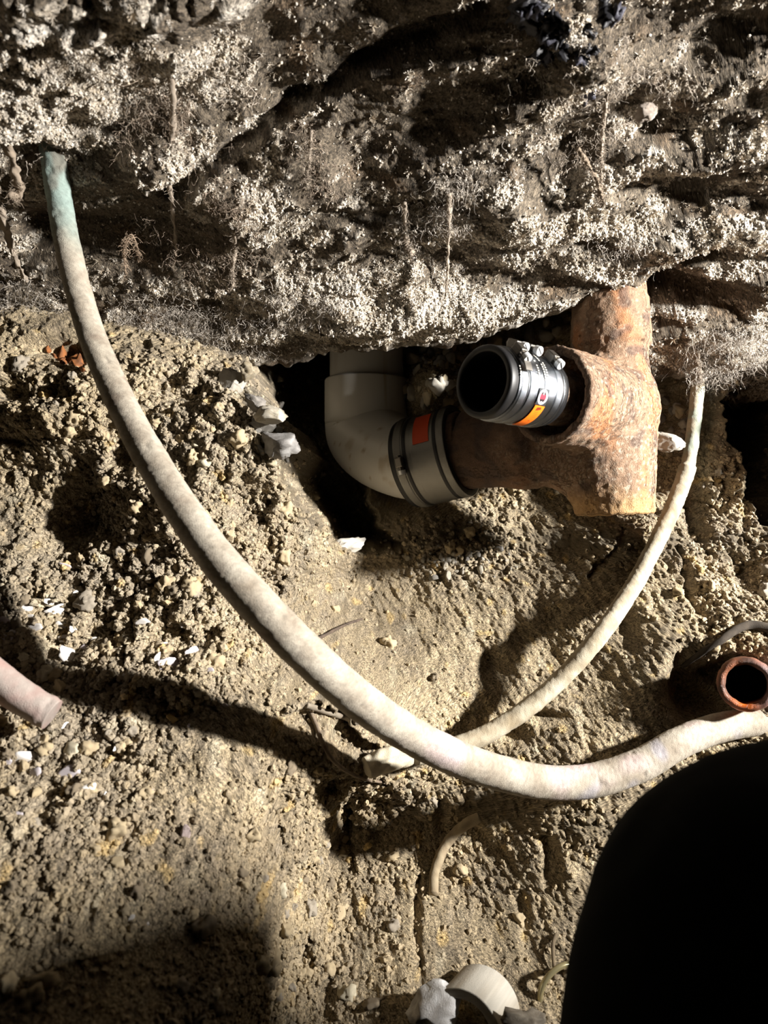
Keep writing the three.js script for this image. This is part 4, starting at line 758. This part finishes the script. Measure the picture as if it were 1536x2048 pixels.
// ------------------------------------------------------------------ cobwebs and hanging dust
const webMat = new THREE.MeshStandardMaterial({ vertexColors: true, roughness: 1 });
const WEB = lin(182, 171, 158), WEBB = lin(164, 148, 132), WEBG = lin(184, 176, 166);
{
  const r = rng(123), V = THREE.Vector3;
  const strand = (name, label, px, w0, w1, col, lift = .012) => {
    const pts = px.map(([x, y, e]) => { const q = onSlab(Math.min(Math.max(x, -40), 1576), y, lift + (e ?? 0)); return q; });
    // hang plumb: keep the depth of the top for what lies below it
    w0 *= .85; w1 *= .85; const g = tube(pts, (t) => lerp(w0, w1, t) * (.75 + .5 * noise(t * 6, px[0][0], 1)), 70, 9, (s, a, o) => lerp(w0, w1, .5) * (.9 * noise(o.x * 120 + Math.cos(a) * .8, o.y * 120, s * 120 + Math.sin(a) * .8) + .6 * noise(o.x * 700 + Math.cos(a) * 2, o.y * 700, Math.sin(a) * 2)));
    paint(g, (x, y, z) => col.map((v) => v * (1 + .3 * noise(x * 260, y * 260, z * 260))));
    const list = [];
    for (let i = 0; i < 110; i++) { const t = r() * (pts.length - 1), k = Math.min(pts.length - 2, Math.floor(t)), q = pts[k].clone().lerp(pts[k + 1], t - k), f = [q.clone()]; for (let j = 0; j < 4; j++) { q.add(new V((r() - .5) * .006, (r() - .6) * .006, (r() - .5) * .006)); f.push(q.clone()); } list.push({ pts: f, r0: .00028, r1: .00012, c: col }); }
    const o = group(name, label, 'cobweb');
    mesh('dust_core', g, webMat, o); mesh('loose_threads', fibres(list), webMat, o).userData.kind = 'stuff';
  };
  strand('dust_strand', 'long pale dusty strand hanging below the white web patch at centre of the concrete', [[896, 400], [895, 440], [897, 490], [893, 540], [890, 600]], .0030, .0009, lin(150, 138, 124));
  strand('dust_strand', 'short thick dusty strand left of the long pale one', [[808, 390], [812, 430], [816, 470], [822, 520]], .0022, .0036, lin(150, 138, 124));
  strand('dust_strand', 'dusty strand hanging from the black clump at the upper right of the concrete', [[1208, 180], [1205, 240], [1200, 310], [1196, 400]], .0024, .0014, lin(150, 138, 124));
  strand('dust_strand', 'brown dusty strand crossing the dark hollow under the black clump', [[1150, 280], [1170, 325], [1186, 365], [1200, 400]], .0028, .0020, lin(128, 114, 98));
  strand('dust_strand', 'thick dusty rope of web beside the large hanging lump', [[350, 150], [355, 220], [345, 290], [342, 340], [340, 400], [338, 430]], .0040, .0018, lin(150, 138, 124));
  strand('dust_strand', 'forked dusty strand on the dark concrete right of the thick rope of web', [[622, 230], [620, 270], [614, 300], [610, 330]], .0022, .0012, lin(150, 138, 124));
  strand('dust_strand', 'longest blurred dust spike under the hanging lump at the left edge', [[18, 296], [20, 336], [23, 376], [26, 420]], .0085, .0034, lin(150, 138, 124), .03);
  strand('dust_strand', 'short blurred dust spike between the longest spike and the pipe top', [[60, 296], [60, 330], [59, 362], [58, 392]], .0065, .0044, lin(146, 132, 116), .03);
  strand('dust_strand', 'curled thin thread of dust on the dark hollow beside the thick pipe', [[264, 420], [266, 450], [256, 480], [254, 520]], .0010, .0006, lin(160, 140, 120));
  strand('dust_strand', 'dusty root-like strand under the middle tuft of web', [[470, 430], [474, 480], [468, 530], [472, 575]], .0030, .0016, lin(150, 138, 124));
  strand('dust_strand', 'web column joining the concrete to the thin hose top', [[1392, 690], [1394, 730], [1396, 770]], .0040, .0034, lin(150, 138, 124), .006);
  // tufts: nobody could count the threads
  const tuft = (label, blobs, col, r0 = .00016) => {
    const list = [];
    for (const [px, py, rx, ry, n, len, earthly] of blobs) for (let i = 0; i < n * .6; i++) {
      const a = r() * 6.283, q = Math.sqrt(r()), x = clamp(px + Math.cos(a) * q * rx, -30, 1566), y = py + Math.sin(a) * q * ry;
      const p = earthly ? onEarth(x, y, .004 + .02 * r() * r()) : onSlab(x, y, .001 + .014 * r() * r()), f = [p.clone()], dir = new V(r() - .5, -.1 - .5 * r(), r() - .4).multiplyScalar(len * .3);
      for (let j = 0; j < 7; j++) { dir.multiplyScalar(.7).add(new V((r() - .5), (r() - .55), (r() - .5)).multiplyScalar(len * .55)); p.addScaledVector(dir, .5); f.push(p.clone()); }
      const k = .75 + .5 * r(); list.push({ pts: f, r0: r0 * (.6 + .9 * r() ** 3 * 2), r1: r0 * .35, c: col.map((v) => v * k) });
      if (r() < .5) { const b = f[1 + Math.floor(r() * 6)], w = r0 * (1.5 + 3.5 * r() * r()); list.push({ pts: [b.clone(), b.clone().add(new V((r() - .5) * w * 2, -w * 1.2, (r() - .5) * w)), b.clone().add(new V((r() - .5) * w * 3, -w * 3, (r() - .5) * w))], r0: w * .8, r1: w * .4, c: col.map((v) => v * k * 1.05) }); }
    }
    tag(mesh('cobweb', fibres(list), webMat, scene), label, 'cobweb', null, 'stuff');
  };
  tuft('brown dusty cobweb tufts hanging from the left half of the concrete', [[320, 330, 80, 130, 900, .009], [470, 430, 60, 80, 900, .008], [440, 520, 110, 60, 500, .008], [330, 230, 60, 60, 300, .01], [660, 350, 50, 50, 260, .007], [610, 270, 40, 50, 160, .007]], WEBB);
  tuft('grey cobweb veil over the earth where the concrete meets it, behind the thick pipe', [[330, 640, 120, 60, 1300, .010], [60, 620, 80, 60, 700, .010], [500, 660, 90, 50, 700, .009], [320, 740, 90, 60, 700, .009], [630, 660, 70, 40, 500, .008], [390, 690, 70, 60, 500, .01], [40, 740, 40, 70, 300, .01]], WEBG);
  tuft('white cobweb patch at the centre of the concrete', [[905, 410, 50, 70, 900, .009], [860, 470, 90, 50, 500, .008], [1000, 360, 60, 40, 250, .007], [1250, 490, 80, 25, 300, .007]], WEBG);
  tuft('pale cobweb sheet hanging over the dark hole at the right edge', [[1450, 720, 90, 70, 1300, .012], [1410, 820, 40, 110, 700, .010], [1400, 950, 40, 110, 600, .010], [1500, 690, 60, 40, 500, .012], [1395, 1040, 30, 60, 200, .008]], WEBG);
  tuft('tangled cobweb around the black clump at the top of the concrete', [[1210, 170, 70, 70, 600, .009], [1130, 230, 60, 50, 350, .009], [1330, 150, 80, 50, 300, .008], [1050, 120, 50, 50, 200, .009]], WEB);
  tuft('coarse blurred web on the hanging lump in the upper left corner', [[200, 150, 220, 110, 500, .012], [430, 100, 90, 70, 260, .011], [60, 270, 60, 50, 200, .012], [300, 190, 90, 60, 260, .012]], WEB, .0003);
}
{ // black tarry clump under the concrete
  const o = group('black_clump', 'black matted clump hanging from the concrete at the upper right', 'debris'), r = rng(321), km = new THREE.MeshStandardMaterial({ color: new THREE.Color().setRGB(.012, .012, .016), roughness: .6 }), gm = new THREE.MeshStandardMaterial({ color: new THREE.Color().setRGB(.05, .05, .07), roughness: .7 });
  for (let i = 0; i < 70; i++) { const t = i / 69, px = 1040 + 140 * t + (r() - .5) * 40, py = 50 + 130 * t + (r() - .5) * 34, m = mesh('tar_lump', rockGeo(200 + i, 3, 3, .9), r() < .7 ? km : gm, o), s = .0022 + .0042 * r() ** 1.5; m.position.copy(onSlab(px, py, .002 + .007 * r())); m.rotation.set(r() * 6, r() * 6, r() * 6); m.scale.set(s * 1.5, s, s); }
}
{ // the work light itself, out of view at the right
  const o = group('work_light', 'hand-held work light shining in from the right', 'lamp', LAMP), dir = LAMP_AIM.clone().sub(LAMP).normalize();
  o.quaternion.setFromUnitVectors(new THREE.Vector3(0, 1, 0), dir);
  const hd = mesh('lamp_housing', lathe([[0, -.10], [.016, -.10], [.017, -.03], [.026, -.012], [.027, -.004], [.022, -.004], [.020, -.014], [0, -.016]], 40), new THREE.MeshStandardMaterial({ color: 0x202020, roughness: .5 }), o);
  mesh('lamp_glass', lathe([[0, -.0062], [.0205, -.0062], [.0205, -.0052], [0, -.0052]], 40), new THREE.MeshStandardMaterial({ color: 0xffffff, emissive: 0xfff3e2, emissiveIntensity: 2, roughness: .4 }), o);
}
renderer.render(scene, camera);
